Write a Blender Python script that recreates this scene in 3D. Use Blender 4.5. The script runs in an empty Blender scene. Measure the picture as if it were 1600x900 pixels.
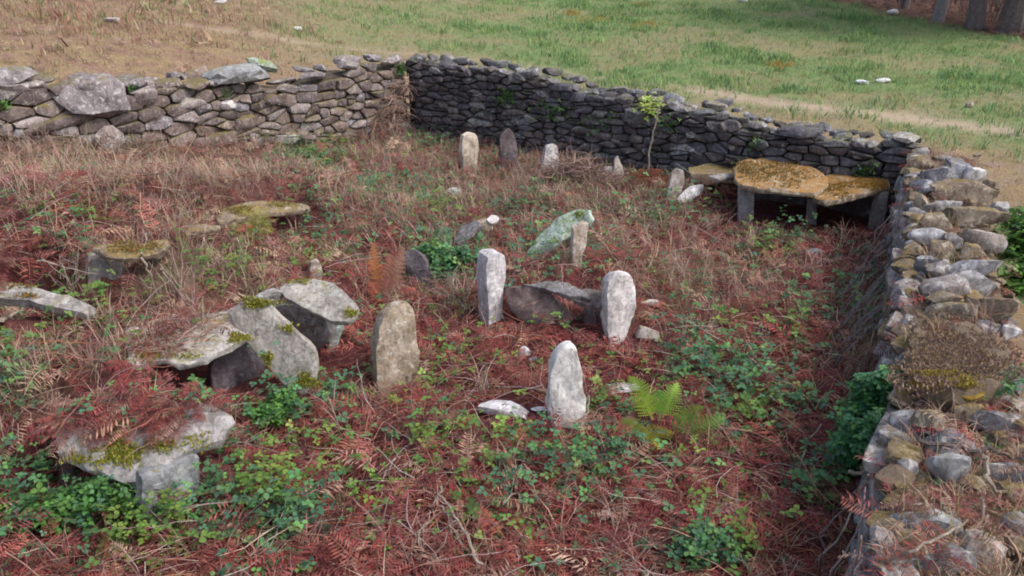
import bpy, bmesh, math, random
import numpy as np
from mathutils import Vector, Matrix, noise
from mathutils.bvhtree import BVHTree

random.seed(7)
RNG = np.random.default_rng(11)
SC = bpy.context.scene
COL = SC.collection

# ------------------------------------------------------------------ camera
CAM_H, PITCH, FPX = 3.2, math.radians(25.0), 1256.0
cam_data = bpy.data.cameras.new("camera")
cam_data.sensor_width = 36.0
cam_data.lens = 36.0 * FPX / 1600.0
cam_data.clip_start = 0.05
cam_data.clip_end = 2000.0
cam = bpy.data.objects.new("camera", cam_data)
COL.objects.link(cam)
cam.location = (0, 0, CAM_H)
cam.rotation_euler = (math.radians(90) - PITCH, 0, 0)
SC.camera = cam

# ------------------------------------------------------------------ sky, sun, exposure
SUN_EL, SUN_AZ = math.radians(52), math.radians(112)      # azimuth clockwise from +y (north)
world = bpy.data.worlds.new("World")
SC.world = world
world.use_nodes = True
wn = world.node_tree.nodes; wl = world.node_tree.links
wn.clear()
w_out = wn.new("ShaderNodeOutputWorld"); w_bg = wn.new("ShaderNodeBackground")
w_sky = wn.new("ShaderNodeTexSky"); w_sky.sky_type = 'NISHITA'
w_sky.sun_disc = False
w_sky.sun_elevation = SUN_EL; w_sky.sun_rotation = SUN_AZ
w_sky.dust_density = 4.0; w_sky.ozone_density = 1.0
w_hs = wn.new("ShaderNodeHueSaturation"); w_hs.inputs['Saturation'].default_value = 0.75
w_bg.inputs['Strength'].default_value = 0.15
wl.new(w_sky.outputs[0], w_hs.inputs['Color']); wl.new(w_hs.outputs[0], w_bg.inputs['Color'])
wl.new(w_bg.outputs[0], w_out.inputs['Surface'])

sun_data = bpy.data.lights.new("sun", 'SUN')
sun_data.energy = 1.3
sun_data.angle = math.radians(14)
sun_data.color = (1.0, 0.955, 0.90)
sun = bpy.data.objects.new("sun", sun_data)
COL.objects.link(sun)
sv = Vector((math.sin(SUN_AZ) * math.cos(SUN_EL), math.cos(SUN_AZ) * math.cos(SUN_EL), math.sin(SUN_EL)))
sun.rotation_euler = sv.to_track_quat('Z', 'Y').to_euler()
sun.location = (10, -5, 20)

SC.view_settings.view_transform = 'Standard'
SC.view_settings.look = 'None'
SC.view_settings.exposure = 0.66
SC.view_settings.gamma = 1.0
SC.cycles.filter_width = 1.9
SC.cycles.max_bounces = 5

# ------------------------------------------------------------------ pixel helpers (photo pixels, 1600x900)
SP, CP = math.sin(PITCH), math.cos(PITCH)

def ray(px, py):
    a = (px - 800.0) / FPX; b = (450.0 - py) / FPX
    return Vector((a, CP + b * SP, -SP + b * CP))

def U(px, py, z):
    r = ray(px, py)
    t = (z - CAM_H) / r.z
    return Vector((0, 0, CAM_H)) + r * t

def on_plane(px, py, p0, n):
    r = ray(px, py); o = Vector((0, 0, CAM_H))
    t = (p0 - o).dot(n) / r.dot(n)
    return o + r * t

def project(P):
    x, y, z = P[..., 0], P[..., 1], P[..., 2] - CAM_H
    d = y * CP - z * SP
    v = y * SP + z * CP
    return 800 + FPX * x / d, 450 - FPX * v / d, d

# ------------------------------------------------------------------ terrain
CP_PX = [  # (px, py, z)
    (900, 880, 0), (500, 890, 0), (1250, 850, 0), (700, 760, 0), (1050, 740, 0), (880, 665, 0), (620, 612, 0), (520, 700, 0.0),
    (770, 503, 0), (960, 540, 0), (1150, 600, 0), (1300, 450, 0), (1250, 350, 0), (1050, 400, .02), (1150, 500, 0),
    (1400, 345, 0), (1000, 268, 0), (820, 245, 0), (640, 212, 0.02), (720, 265, 0), (860, 280, 0.02),
    (870, 432, .22), (930, 440, .2), (800, 430, .12), (700, 440, .04), (1000, 300, .04),
    (650, 330, .02), (620, 420, .02), (560, 380, .12), (560, 300, .18), (560, 520, .06), (600, 250, .08),
    (350, 240, .36), (470, 225, .2), (200, 240, .6), (0, 238, .85),
    (460, 278, .44), (440, 304, .60), (485, 312, .50), (350, 312, .69), (350, 290, .6), (400, 365, .34), (460, 350, .28), (345, 375, .40), (200, 310, .78), (0, 320, .86), (100, 370, .86), (-150, 350, .95),
    (320, 346, .72), (210, 366, .91), (262, 364, .82), (120, 384, .90), (235, 428, .42), (130, 472, .42), (160, 388, .85), (300, 362, .72),
    (400, 395, .36), (320, 420, .38), (220, 455, .42), (160, 485, .42), (90, 445, .5), (490, 380, .2), (260, 400, .42),
    (320, 478, .57), (200, 520, .57), (100, 500, .55), (0, 440, .76), (-60, 470, .7), (30, 545, .5), (-150, 520, .7),
    (400, 440, .42), (470, 425, .36), (250, 488, .58), (0, 600, .48), (100, 600, .52), (200, 618, .53), (120, 628, .50), (270, 612, .30), (300, 600, .14), (60, 680, .36),
    (350, 625, .02), (290, 622, .12), (430, 640, .0), (520, 600, .0), (500, 560, .04), (545, 540, .05),
    (100, 770, .02), (0, 760, .15), (200, 790, 0), (300, 800, 0), (380, 700, 0), (50, 860, 0), (-150, 700, .4), (-150, 850, .2),
    (560, 470, .1), (520, 430, .26), (340, 560, .08), (420, 560, .05),
]
CP_W = [  # world points (x, y, z)
    (-8.0, 6.2, 1.0), (-9, 4.0, .95), (-7, 1.5, .6), (0, 1.2, 0), (2.2, 1.0, .1), (-3, 1.5, .1),
    (-2.2, 13.6, .45), (-4.6, 11.2, .95), (-6.6, 9.3, 1.35), (-9.4, 7.6, 1.7), (-7.5, 12.0, 1.75), (-4.5, 14, 1.0),
    (-10.5, 16, 2.0), (-2, 16, .7), (0.5, 12.7, .3), (2.6, 11.5, .25), (4.8, 10.2, .2), (2.5, 14.5, .4), (6, 12, .25),
    (5.2, 8.0, .15), (4.4, 6.0, .2), (3.6, 4.3, .25), (3.0, 2.6, .3), (7.5, 8, .1), (6, 4, .15), (5, 1, .2),
    (0, 20, .7), (6, 18, .55), (12, 14, .3), (12, 20, .6), (-6, 22, 1.3), (-16, 20, 2.2), (-16, 10, 1.9), (14, 6, .1),
    (0, 30, 1.1), (15, 30, .9), (-15, 32, 1.8), (4, 25, .85), (0, -6, 0), (-14, -4, .4), (12, -5, 0),
]
pts = np.array([list(U(*c)) for c in CP_PX] + [list(c) for c in CP_W])
cx, cz = pts[:, :2], pts[:, 2]

def tps_k(r2):
    return 0.5 * r2 * np.log(r2 + 1e-9)
n = len(cx)
D2 = ((cx[:, None] - cx[None]) ** 2).sum(-1)
A = np.zeros((n + 3, n + 3))
A[:n, :n] = tps_k(D2) + np.eye(n) * 0.01
A[:n, n] = 1; A[:n, n + 1:] = cx
A[n:, :n] = A[:n, n:].T
TW = np.linalg.solve(A, np.concatenate([cz, [0, 0, 0]]))

def tps(x, y):
    out = np.empty(x.size)
    X = x.ravel(); Y = y.ravel()
    for i in range(0, X.size, 20000):
        xs, ys = X[i:i + 20000], Y[i:i + 20000]
        K = tps_k((xs[:, None] - cx[:, 0]) ** 2 + (ys[:, None] - cx[:, 1]) ** 2)
        out[i:i + 20000] = K @ TW[:n] + TW[n] + TW[n + 1] * xs + TW[n + 2] * ys
    return out.reshape(x.shape)

def vnoise(x, y, seed=0):
    xi = np.floor(x).astype(np.int64); yi = np.floor(y).astype(np.int64)
    fx = x - xi; fy = y - yi
    fx = fx * fx * (3 - 2 * fx); fy = fy * fy * (3 - 2 * fy)
    def h(a, b):
        v = (a * 374761393 + b * 668265263 + seed * 1442695041) & 0x7fffffff
        v = ((v ^ (v >> 13)) * 1274126177) & 0x7fffffff
        return ((v ^ (v >> 16)) & 0xffff) / 65535.0
    return (h(xi, yi) * (1 - fx) + h(xi + 1, yi) * fx) * (1 - fy) + (h(xi, yi + 1) * (1 - fx) + h(xi + 1, yi + 1) * fx) * fy

def fbm(x, y, s, seed=0, oc=3):
    v = 0; a = 1; t = 0
    for o in range(oc):
        v = v + a * vnoise(x * s * 2 ** o + 17.3 * o, y * s * 2 ** o - 9.1 * o, seed + o); t += a; a *= .5
    return v / t

def sstep(a, b, x):
    t = np.clip((x - a) / (b - a), 0, 1)
    return t * t * (3 - 2 * t)

# wall lines (world xy of the foot of the inner face)
CORNER_L = (-1.63, 12.65); CORNER_R = (4.46, 8.80)
LEFT_END = (-8.1, 6.05); RIGHT_END = (0.84, 1.05)

def side(x, y, a, b):   # >0 to the left of a->b, in metres
    dx, dy = b[0] - a[0], b[1] - a[1]; L = math.hypot(dx, dy)
    return (dx * (y - a[1]) - dy * (x - a[0])) / L

def outside_m(x, y):
    """signed metres outside the enclosure (positive = outside)."""
    d1 = side(x, y, CORNER_R, CORNER_L) * -1      # back wall
    d2 = side(x, y, CORNER_L, LEFT_END) * -1
    d3 = side(x, y, RIGHT_END, CORNER_R) * -1
    return np.maximum(np.maximum(d1, d2), d3)

CAV = []   # (cx, cy, half_u, half_v, yaw, floor)
def cavity(px, py, z, hu, hv, yaw, floor, back=0.0):
    p = U(px, py, z)
    c, s = math.cos(yaw), math.sin(yaw)
    CAV.append((p.x - s * back, p.y + c * back, hu, hv, yaw, floor))
cavity(345, 615, 0.0, .40, .42, .15, 0.0, .10)
CAV.append((-1.98, 4.62, .46, .42, .1, .02))
cavity(440, 620, 0.0, .25, .30, .3, 0.0, .12)
cavity(500, 520, 0.1, .30, .2, -.3, 0.08, .10)
cavity(165, 765, 0.0, .42, .34, .1, -.02, .14)
cavity(10, 500, .45, .34, .36, -.2, .36, .12)
cavity(225, 410, .45, .30, .16, 0, .40, .05)
cavity(100, 425, .5, .2, .22, 0, .42, .15)
cavity(340, 385, .4, .07, .2, 0, .34, .1)
cavity(410, 350, .45, .40, .12, .25, .33, .04)
cavity(920, 490, .0, .26, .14, 0, -.02, .12)

def height_raw(x, y):
    z = tps(x, y)
    r = np.hypot(x, y)
    far = sstep(26, 45, r)
    z = z * (1 - far) + far * (0.9 + 0.02 * y.clip(-40, 200) + 0.6 * fbm(x, y, .03, 5))
    inside = sstep(0.1, -0.2, outside_m(x, y))
    bump = (fbm(x, y, 1.7, 3, 3) - .5) * (.10 + .13 * sstep(-1.2, -2.6, x) * sstep(3.6, 4.6, y)) * inside + (fbm(x, y, .8, 9, 4) - .5) * .12 * (1 - inside) + (fbm(x, y, 7, 21, 2) - .5) * .035
    z = z + bump
    for (px, py, hu, hv, yaw, fl) in CAV:
        c, s = math.cos(yaw), math.sin(yaw)
        u = (x - px) * c + (y - py) * s; v = -(x - px) * s + (y - py) * c
        m = sstep(1.0, .78, np.maximum(np.abs(u) / hu, np.abs(v) / hv))
        z = z * (1 - m) + np.minimum(z, fl) * m
    return z

def axis(lo, hi, step, far_lo, far_hi, g=1.16):
    mid = list(np.arange(lo, hi + 1e-6, step))
    a = []; p = lo; s = step
    while p > far_lo: s *= g; p -= s; a.append(p)
    b = []; p = mid[-1]; s = step
    while p < far_hi: s *= g; p += s; b.append(p)
    return np.array(a[::-1] + mid + b)
GX = axis(-7.5, 5.6, .053, -420, 420, 1.09)
GY = axis(1.2, 13.5, .053, -60, 900, 1.07)
XX, YY = np.meshgrid(GX, GY)
ZZ = height_raw(XX, YY)

def H(x, y):
    x = np.asarray(x, float); y = np.asarray(y, float)
    i = np.clip(np.searchsorted(GX, x) - 1, 0, len(GX) - 2); j = np.clip(np.searchsorted(GY, y) - 1, 0, len(GY) - 2)
    fx = np.clip((x - GX[i]) / (GX[i + 1] - GX[i]), 0, 1); fy = np.clip((y - GY[j]) / (GY[j + 1] - GY[j]), 0, 1)
    return (ZZ[j, i] * (1 - fx) + ZZ[j, i + 1] * fx) * (1 - fy) + (ZZ[j + 1, i] * (1 - fx) + ZZ[j + 1, i + 1] * fx) * fy

def G(px, py):
    """ground point seen at a photo pixel."""
    r = ray(px, py); o = Vector((0, 0, CAM_H))
    t0 = 0.5; t = .5
    while t < 60:
        p = o + r * t
        if p.z < float(H(p.x, p.y)): break
        t0 = t; t *= 1.01
    for _ in range(14):
        m = (t0 + t) / 2; p = o + r * m
        if p.z < float(H(p.x, p.y)): t = m
        else: t0 = m
    return o + r * t

# ------------------------------------------------------------------ tagging and linking
def tag(o, label=None, cat=None, group=None, kind=None):
    if label: o['label'] = label
    if cat: o['category'] = cat
    if group: o['group'] = group
    if kind: o['kind'] = kind
    return o

def empty(name, loc, label, cat, group=None):
    o = bpy.data.objects.new(name, None); COL.objects.link(o)
    o.location = loc; o.empty_display_size = .1
    return tag(o, label, cat, group)

def link_mesh(name, me, mat, parent=None):
    o = bpy.data.objects.new(name, me); COL.objects.link(o)
    if mat and not me.materials: me.materials.append(mat)
    if parent:
        o.parent = parent
        o.matrix_parent_inverse = Matrix.Translation(-Vector(parent.location))
    return o

def recentre(me):
    """move origin to the mesh's middle; returns the offset."""
    c = np.empty(len(me.vertices) * 3); me.vertices.foreach_get('co', c); c = c.reshape(-1, 3)
    m = (c.min(0) + c.max(0)) / 2
    c -= m
    me.vertices.foreach_set('co', c.ravel()); me.update()
    return Vector(m)

def raw_mesh(name, V, F, smooth=True):
    me = bpy.data.meshes.new(name)
    me.from_pydata([tuple(v) for v in V], [], F)
    if smooth: me.polygons.foreach_set('use_smooth', [True] * len(me.polygons))
    me.update()
    return me

def place(name, V, F, mat, parent=None, smooth=True, sharp=34):
    me = raw_mesh(name, V, F, smooth)
    off = recentre(me)
    me.materials.append(mat)
    if smooth and sharp: me.set_sharp_from_angle(angle=math.radians(sharp))
    o = bpy.data.objects.new(name, me); COL.objects.link(o)
    if parent:
        o.parent = parent; o.location = off - Vector(parent.location)
    else:
        o.location = off
    return o

# ------------------------------------------------------------------ materials
def nodes(m):
    m.use_nodes = True
    nt = m.node_tree; nt.nodes.clear()
    out = nt.nodes.new("ShaderNodeOutputMaterial"); p = nt.nodes.new("ShaderNodeBsdfPrincipled")
    nt.links.new(p.outputs[0], out.inputs['Surface'])
    return nt, p, out

def N(nt, t, **kw):
    nd = nt.nodes.new(t)
    for k, v in kw.items():
        if k in nd.inputs.keys() if hasattr(nd.inputs, 'keys') else False: nd.inputs[k].default_value = v
        else: setattr(nd, k, v)
    return nd

def noise_tex(nt, vec, scale, detail=4, rough=.6, dist=0.0):
    t = nt.nodes.new("ShaderNodeTexNoise")
    t.inputs['Scale'].default_value = scale; t.inputs['Detail'].default_value = detail
    t.inputs['Roughness'].default_value = rough; t.inputs['Distortion'].default_value = dist
    nt.links.new(vec, t.inputs['Vector'])
    return t.outputs['Fac']

def ramp(nt, fac, stops, interp='LINEAR'):
    r = nt.nodes.new("ShaderNodeValToRGB"); r.color_ramp.interpolation = interp
    e = r.color_ramp.elements
    while len(e) > 1: e.remove(e[-1])
    e[0].position = stops[0][0]; e[0].color = stops[0][1]
    for p, c in stops[1:]:
        k = e.new(p); k.color = c
    nt.links.new(fac, r.inputs[0])
    return r.outputs[0]

def g1(v): return (v, v, v, 1)
def c4(c): return (c[0], c[1], c[2], 1)

def mix(nt, fac, a, b, mode='MIX'):
    m = nt.nodes.new("ShaderNodeMix"); m.data_type = 'RGBA'; m.blend_type = mode; m.clamp_factor = True
    for s, v in (('Factor', fac), ('A', a), ('B', b)):
        idx = {'Factor': 0, 'A': 6, 'B': 7}[s]
        if hasattr(v, 'is_linked') or isinstance(v, bpy.types.NodeSocket): nt.links.new(v, m.inputs[idx])
        else: m.inputs[idx].default_value = v
    return m.outputs[2]

def math_n(nt, op, a, b=None, clamp=False):
    m = nt.nodes.new("ShaderNodeMath"); m.operation = op; m.use_clamp = clamp
    for i, v in enumerate((a, b)):
        if v is None: continue
        if isinstance(v, bpy.types.NodeSocket): nt.links.new(v, m.inputs[i])
        else: m.inputs[i].default_value = v
    return m.outputs[0]

def stone_mat(name, dark, mid, light, lichen=.35, moss=.2, moss_col=(.17, .13, .02), lichen_col=(.55, .56, .55), scale=1.0, bump=.6, streak=None):
    m = bpy.data.materials.new(name); nt, p, out = nodes(m)
    geo = nt.nodes.new("ShaderNodeNewGeometry"); pos = geo.outputs['Position']
    oi = nt.nodes.new("ShaderNodeObjectInfo")
    big = noise_tex(nt, pos, 4.5 * scale, 5, .62, .4)
    fine = noise_tex(nt, pos, 38 * scale, 5, .7)
    base = ramp(nt, big, [(.28, c4(dark)), (.5, c4(mid)), (.72, c4(light))])
    hue = ramp(nt, oi.outputs['Random'], [(0, (.72, .70, .74, 1)), (.35, (1.0, .93, .90, 1)), (.6, (.86, .90, .98, 1)), (.82, (1.12, 1.0, .9, 1)), (1, (1.3, 1.28, 1.25, 1))])
    base = mix(nt, 1.0, base, hue, 'MULTIPLY')
    grain = ramp(nt, fine, [(.3, g1(.55)), (.5, g1(1)), (.7, g1(1.35))])
    base = mix(nt, .85, base, grain, 'MULTIPLY')
    # weather streaks running down and fine cracks
    mp = nt.nodes.new("ShaderNodeMapping"); mp.inputs['Scale'].default_value = (1, 1, .22); nt.links.new(pos, mp.inputs['Vector'])
    stv = noise_tex(nt, mp.outputs[0], 24 * scale, 4, .65, .3)
    base = mix(nt, .8, base, ramp(nt, stv, [(.36, (.58, .56, .53, 1)), (.52, g1(1)), (.75, g1(1.12))]), 'MULTIPLY')
    wv = nt.nodes.new("ShaderNodeTexNoise"); wv.inputs['Scale'].default_value = 6; nt.links.new(pos, wv.inputs['Vector'])
    wm = nt.nodes.new("ShaderNodeMix"); wm.data_type = 'VECTOR'; wm.inputs[0].default_value = .12
    nt.links.new(pos, wm.inputs[4]); nt.links.new(wv.outputs['Color'], wm.inputs[5])
    vc = nt.nodes.new("ShaderNodeTexVoronoi"); vc.feature = 'DISTANCE_TO_EDGE'; vc.inputs['Scale'].default_value = 6.5 * scale; nt.links.new(wm.outputs[1], vc.inputs['Vector'])
    crack = ramp(nt, vc.outputs['Distance'], [(0, g1(.45)), (.025, g1(1))])
    base = mix(nt, ramp(nt, noise_tex(nt, pos, 3.0, 2, .5), [(.5, g1(0)), (.62, g1(.8))]), base, mix(nt, 1.0, base, crack, 'MULTIPLY'))
    # pale crust lichen blotches
    ln = noise_tex(nt, pos, 15 * scale, 6, .75, .6)
    lm = ramp(nt, ln, [(.66 - .28 * lichen, g1(0)), (.74 - .28 * lichen, g1(1))])
    base = mix(nt, math_n(nt, 'MULTIPLY', lm, .62), base, c4(lichen_col))
    # moss, more on upward faces
    sep = nt.nodes.new("ShaderNodeSeparateXYZ"); nt.links.new(geo.outputs['Normal'], sep.inputs[0])
    up = math_n(nt, 'MULTIPLY', math_n(nt, 'ADD', sep.outputs[2], .35), .22)
    mn = math_n(nt, 'ADD', noise_tex(nt, pos, 5.5 * scale, 10, .82, .8), up)
    mm = ramp(nt, mn, [(.86 - .38 * moss, g1(0)), (.93 - .38 * moss, g1(1))])
    mf = noise_tex(nt, pos, 60, 3, .6)
    mc = ramp(nt, mf, [(.3, c4([v * .55 for v in moss_col])), (.7, c4([v * 1.5 for v in moss_col]))])
    base = mix(nt, math_n(nt, 'MULTIPLY', mm, ramp(nt, noise_tex(nt, pos, 32, 4, .7), [(.38, g1(.35)), (.55, g1(.95))])), base, mc)
    nt.links.new(base, p.inputs['Base Color'])
    p.inputs['Roughness'].default_value = .92
    p.inputs['Specular IOR Level'].default_value = .25
    bn = noise_tex(nt, pos, 22 * scale, 8, .72, .3)
    b1 = nt.nodes.new("ShaderNodeBump"); b1.inputs['Strength'].default_value = bump; b1.inputs['Distance'].default_value = .03
    nt.links.new(bn, b1.inputs['Height'])
    b2 = nt.nodes.new("ShaderNodeBump"); b2.inputs['Strength'].default_value = .5; b2.inputs['Distance'].default_value = .02
    vor = nt.nodes.new("ShaderNodeTexVoronoi"); vor.inputs['Scale'].default_value = 7 * scale; nt.links.new(pos, vor.inputs['Vector'])
    nt.links.new(vor.outputs['Distance'], b2.inputs['Height']); nt.links.new(b1.outputs[0], b2.inputs['Normal'])
    nt.links.new(b2.outputs[0], p.inputs['Normal'])
    return m

M = {}
M['left_wall'] = stone_mat("stone_brown", (.095, .075, .072), (.19, .155, .148), (.32, .275, .26), .36, .46, (.15, .125, .045), (.50, .49, .46))
M['left_top'] = stone_mat("stone_grey_violet", (.14, .12, .125), (.26, .235, .24), (.40, .37, .375), .45, .22, (.18, .15, .05), (.58, .58, .58))
M['back_wall'] = stone_mat("stone_dark", (.05, .046, .054), (.115, .105, .118), (.21, .195, .21), .30, .22, (.07, .085, .03), (.36, .37, .38))
M['back_top'] = stone_mat("stone_dark_lichen", (.08, .08, .09), (.17, .17, .18), (.32, .32, .33), .45, .22, (.15, .15, .04), (.52, .53, .52))
M['right_wall'] = stone_mat("stone_grey", (.12, .12, .13), (.24, .235, .25), (.42, .41, .42), .45, .14, (.20, .155, .05), (.60, .60, .58))
M['right_mossy'] = stone_mat("stone_mossy", (.12, .10, .09), (.22, .18, .14), (.36, .31, .24), .45, .36, (.20, .145, .05), (.5, .46, .36))
M['pale'] = stone_mat("granite_pale", (.30, .29, .30), (.48, .47, .47), (.64, .63, .62), .5, .0, (.2, .17, .06), (.80, .79, .77), 1.0, .35)
M['white'] = stone_mat("granite_white", (.42, .41, .42), (.62, .61, .61), (.78, .77, .76), .5, .0, (.2, .17, .06), (.88, .88, .87), 1.0, .3)
M['tan'] = stone_mat("granite_tan", (.20, .165, .12), (.32, .275, .21), (.46, .42, .36), .42, .10, (.20, .15, .07), (.62, .60, .55), 1.2, .45)
M['slab'] = stone_mat("schist_slab", (.18, .18, .18), (.31, .31, .305), (.48, .48, .47), .42, .12, (.22, .20, .05), (.54, .55, .52), .9, .55)
M['slab_warm'] = stone_mat("schist_warm", (.28, .24, .20), (.44, .39, .34), (.62, .58, .52), .5, .12, (.22, .2, .03), (.70, .66, .60), .9, .5)
M['slab_moss'] = stone_mat("schist_yellow_moss", (.2, .2, .2), (.38, .38, .38), (.56, .56, .55), .42, .16, (.22, .19, .04), (.54, .56, .54), .9, .55)
M['roof_orange'] = stone_mat("slab_orange_lichen", (.2, .16, .10), (.32, .26, .18), (.48, .42, .34), .5, .40, (.30, .15, .03), (.6, .55, .45), 1.0, .6)
M['slab_green'] = stone_mat("slab_green_lichen", (.17, .23, .19), (.30, .38, .34), (.46, .53, .50), .45, .34, (.18, .23, .03), (.58, .64, .63), 1.3, .6)
M['dark'] = stone_mat("stone_dark_violet", (.07, .055, .06), (.14, .115, .12), (.24, .205, .21), .15, .2, (.09, .10, .04), (.32, .33, .33))  # dark violet-brown stone, for the dark leaning slabs and some supports
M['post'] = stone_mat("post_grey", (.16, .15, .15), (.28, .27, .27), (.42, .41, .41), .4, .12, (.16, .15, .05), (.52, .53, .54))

def core_mat(name, a, b, c):
    m = bpy.data.materials.new(name); nt, p, out = nodes(m)
    geo = nt.nodes.new("ShaderNodeNewGeometry"); pos = geo.outputs['Position']
    nn = noise_tex(nt, pos, 14, 8, .75)
    nt.links.new(ramp(nt, nn, [(.3, c4(a)), (.5, c4(b)), (.7, c4(c))]), p.inputs['Base Color'])
    p.inputs['Roughness'].default_value = 1
    bp = nt.nodes.new("ShaderNodeBump"); bp.inputs['Strength'].default_value = .9; bp.inputs['Distance'].default_value = .05
    nt.links.new(nn, bp.inputs['Height']); nt.links.new(bp.outputs[0], p.inputs['Normal'])
    return m
M['core'] = core_mat("wall_earth", (.035, .025, .02), (.075, .055, .04), (.14, .11, .07))
M['core_dark'] = core_mat("wall_earth_dark", (.012, .011, .01), (.03, .03, .024), (.06, .058, .04))
M['core_tan'] = core_mat("wall_earth_tan", (.09, .06, .045), (.19, .14, .10), (.30, .24, .15))
M['moss_y'] = core_mat("moss_yellow", (.16, .12, .008), (.30, .25, .015), (.44, .38, .04))
M['moss_o'] = core_mat("moss_ochre", (.14, .08, .01), (.27, .17, .02), (.40, .28, .05))

def attr_mat(name, rough=.8, transl=.0, var=.25):
    m = bpy.data.materials.new(name); nt, p, out = nodes(m)
    a = nt.nodes.new("ShaderNodeAttribute"); a.attribute_name = 'tint'
    geo = nt.nodes.new("ShaderNodeNewGeometry")
    nn = noise_tex(nt, geo.outputs['Position'], 45, 3, .6)
    c = mix(nt, 1.0, a.outputs['Color'], ramp(nt, nn, [(.3, g1(1 - var)), (.7, g1(1 + var))]), 'MULTIPLY')
    nt.links.new(c, p.inputs['Base Color'])
    p.inputs['Roughness'].default_value = rough; p.inputs['Specular IOR Level'].default_value = .3
    if transl > 0:
        t = nt.nodes.new("ShaderNodeBsdfTranslucent"); nt.links.new(c, t.inputs['Color'])
        ms = nt.nodes.new("ShaderNodeMixShader"); ms.inputs[0].default_value = transl
        nt.links.new(p.outputs[0], ms.inputs[1]); nt.links.new(t.outputs[0], ms.inputs[2]); nt.links.new(ms.outputs[0], out.inputs['Surface'])
    return m
M['litter'] = attr_mat("dead_plant", .9, .15)
M['leaf'] = attr_mat("green_leaf", .5, .3, .2)
M['grass'] = attr_mat("grass_blade", .8, .25)
M['wood'] = attr_mat("weathered_wood", .85, 0, .3)

# ------------------------------------------------------------------ ground sheet
def blobs(P, lst):
    """sum of elliptical blobs given in photo pixels, evaluated at world points on the ground."""
    px, py, d = project(P)
    ok = d > .3
    v = np.zeros(len(P))
    for (bx, by, rx, ry, w) in lst:
        q = ((px - bx) / rx) ** 2 + ((py - by) / ry) ** 2
        v = np.maximum(v, w * np.exp(-q * .9) * ok)
    return v

GREEN = [(520, 350, 60, 35, 1), (700, 385, 60, 30, .8), (620, 300, 50, 18, .8), (660, 240, 40, 14, .7), (820, 330, 60, 16, .5), (860, 400, 50, 18, .7), (110, 350, 50, 16, .6), (330, 450, 40, 20, .7), (1050, 350, 60, 18, .6), (1190, 440, 50, 18, .5), (260, 470, 60, 20, .6), (430, 655, 60, 45, 1), (150, 775, 130, 50, 1), (50, 640, 60, 50, .5), (40, 770, 80, 60, 1), (450, 790, 130, 60, .75), (520, 640, 40, 30, .5),
         (240, 840, 120, 50, .7), (690, 600, 35, 50, .6), (650, 690, 55, 22, .7), (800, 690, 90, 24, .65), (750, 790, 70, 40, .25), (880, 730, 100, 28, .5),
         (1100, 865, 50, 35, 1), (1150, 590, 80, 55, .7), (1250, 515, 40, 30, .8), (1190, 645, 110, 35, .45), (1350, 490, 35, 35, .8), (1280, 765, 40, 20, .5),
         (1255, 365, 45, 18, .9), (1170, 400, 60, 35, .4), (1040, 330, 90, 35, .5), (540, 360, 55, 35, .9), (490, 250, 50, 22, .8), (650, 330, 60, 35, .55),
         (740, 420, 60, 40, .5), (350, 440, 40, 40, .5), (95, 380, 40, 22, .7), (230, 560, 70, 35, .6), (130, 505, 100, 25, .7), (900, 520, 60, 20, .5),
         (1100, 560, 60, 40, .4), (1555, 790, 40, 50, .5), (20, 590, 40, 60, .6), (950, 640, 30, 20, .5), (980, 715, 60, 14, .5), (360, 730, 60, 40, .7),
         (500, 720, 80, 40, .35), (620, 740, 60, 20, .2), (960, 785, 70, 22, .25), (770, 270, 40, 15, .5), (680, 225, 30, 15, .6), (850, 395, 60, 40, .45), (30, 860, 90, 40, .6)]
TAN = [(280, 430, 90, 50, 1), (400, 460, 60, 50, .6), (700, 300, 170, 35, .6), (200, 290, 220, 50, .45), (620, 215, 60, 30, .5), (1060, 450, 90, 60, .4), (60, 590, 60, 60, .6),
       (80, 238, 140, 16, 1), (420, 250, 120, 25, .5), (900, 290, 110, 35, .6), (1380, 560, 60, 70, .8), (700, 450, 50, 40, .7), (850, 310, 120, 30, .5), (180, 540, 70, 30, .5),
       (1500, 560, 90, 50, .8), (140, 420, 60, 40, .5), (580, 300, 80, 40, .4), (1150, 460, 80, 50, .3)]

def blade_zone(P):
    g = blobs(P, GREEN); t = blobs(P, TAN)
    return g, t

xs, ys, zs = XX.ravel(), YY.ravel(), ZZ.ravel()
gv = np.stack([xs, ys, zs], 1)
nx, ny = len(GX), len(GY)
ii, jj = np.meshgrid(np.arange(nx - 1), np.arange(ny - 1))
a0 = (jj * nx + ii).ravel()
gf = np.stack([a0, a0 + 1, a0 + 1 + nx, a0 + nx], 1)

def np_mesh(name, V, F):
    me = bpy.data.meshes.new(name)
    k = F.shape[1]
    me.vertices.add(len(V)); me.vertices.foreach_set('co', V.astype(np.float32).ravel())
    me.loops.add(F.size); me.loops.foreach_set('vertex_index', F.astype(np.int32).ravel())
    me.polygons.add(len(F)); me.polygons.foreach_set('loop_start', np.arange(0, F.size, k, dtype=np.int32))
    try: me.polygons.foreach_set('loop_total', np.full(len(F), k, dtype=np.int32))
    except Exception: pass
    me.polygons.foreach_set('use_smooth', np.ones(len(F), bool))
    me.update(calc_edges=True)
    return me

def add_color(me, name, C):
    at = me.attributes.new(name, 'FLOAT_COLOR', 'POINT')
    if C.shape[1] == 3: C = np.concatenate([C, np.ones((len(C), 1))], 1)
    at.data.foreach_set('color', C.astype(np.float32).ravel())

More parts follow.
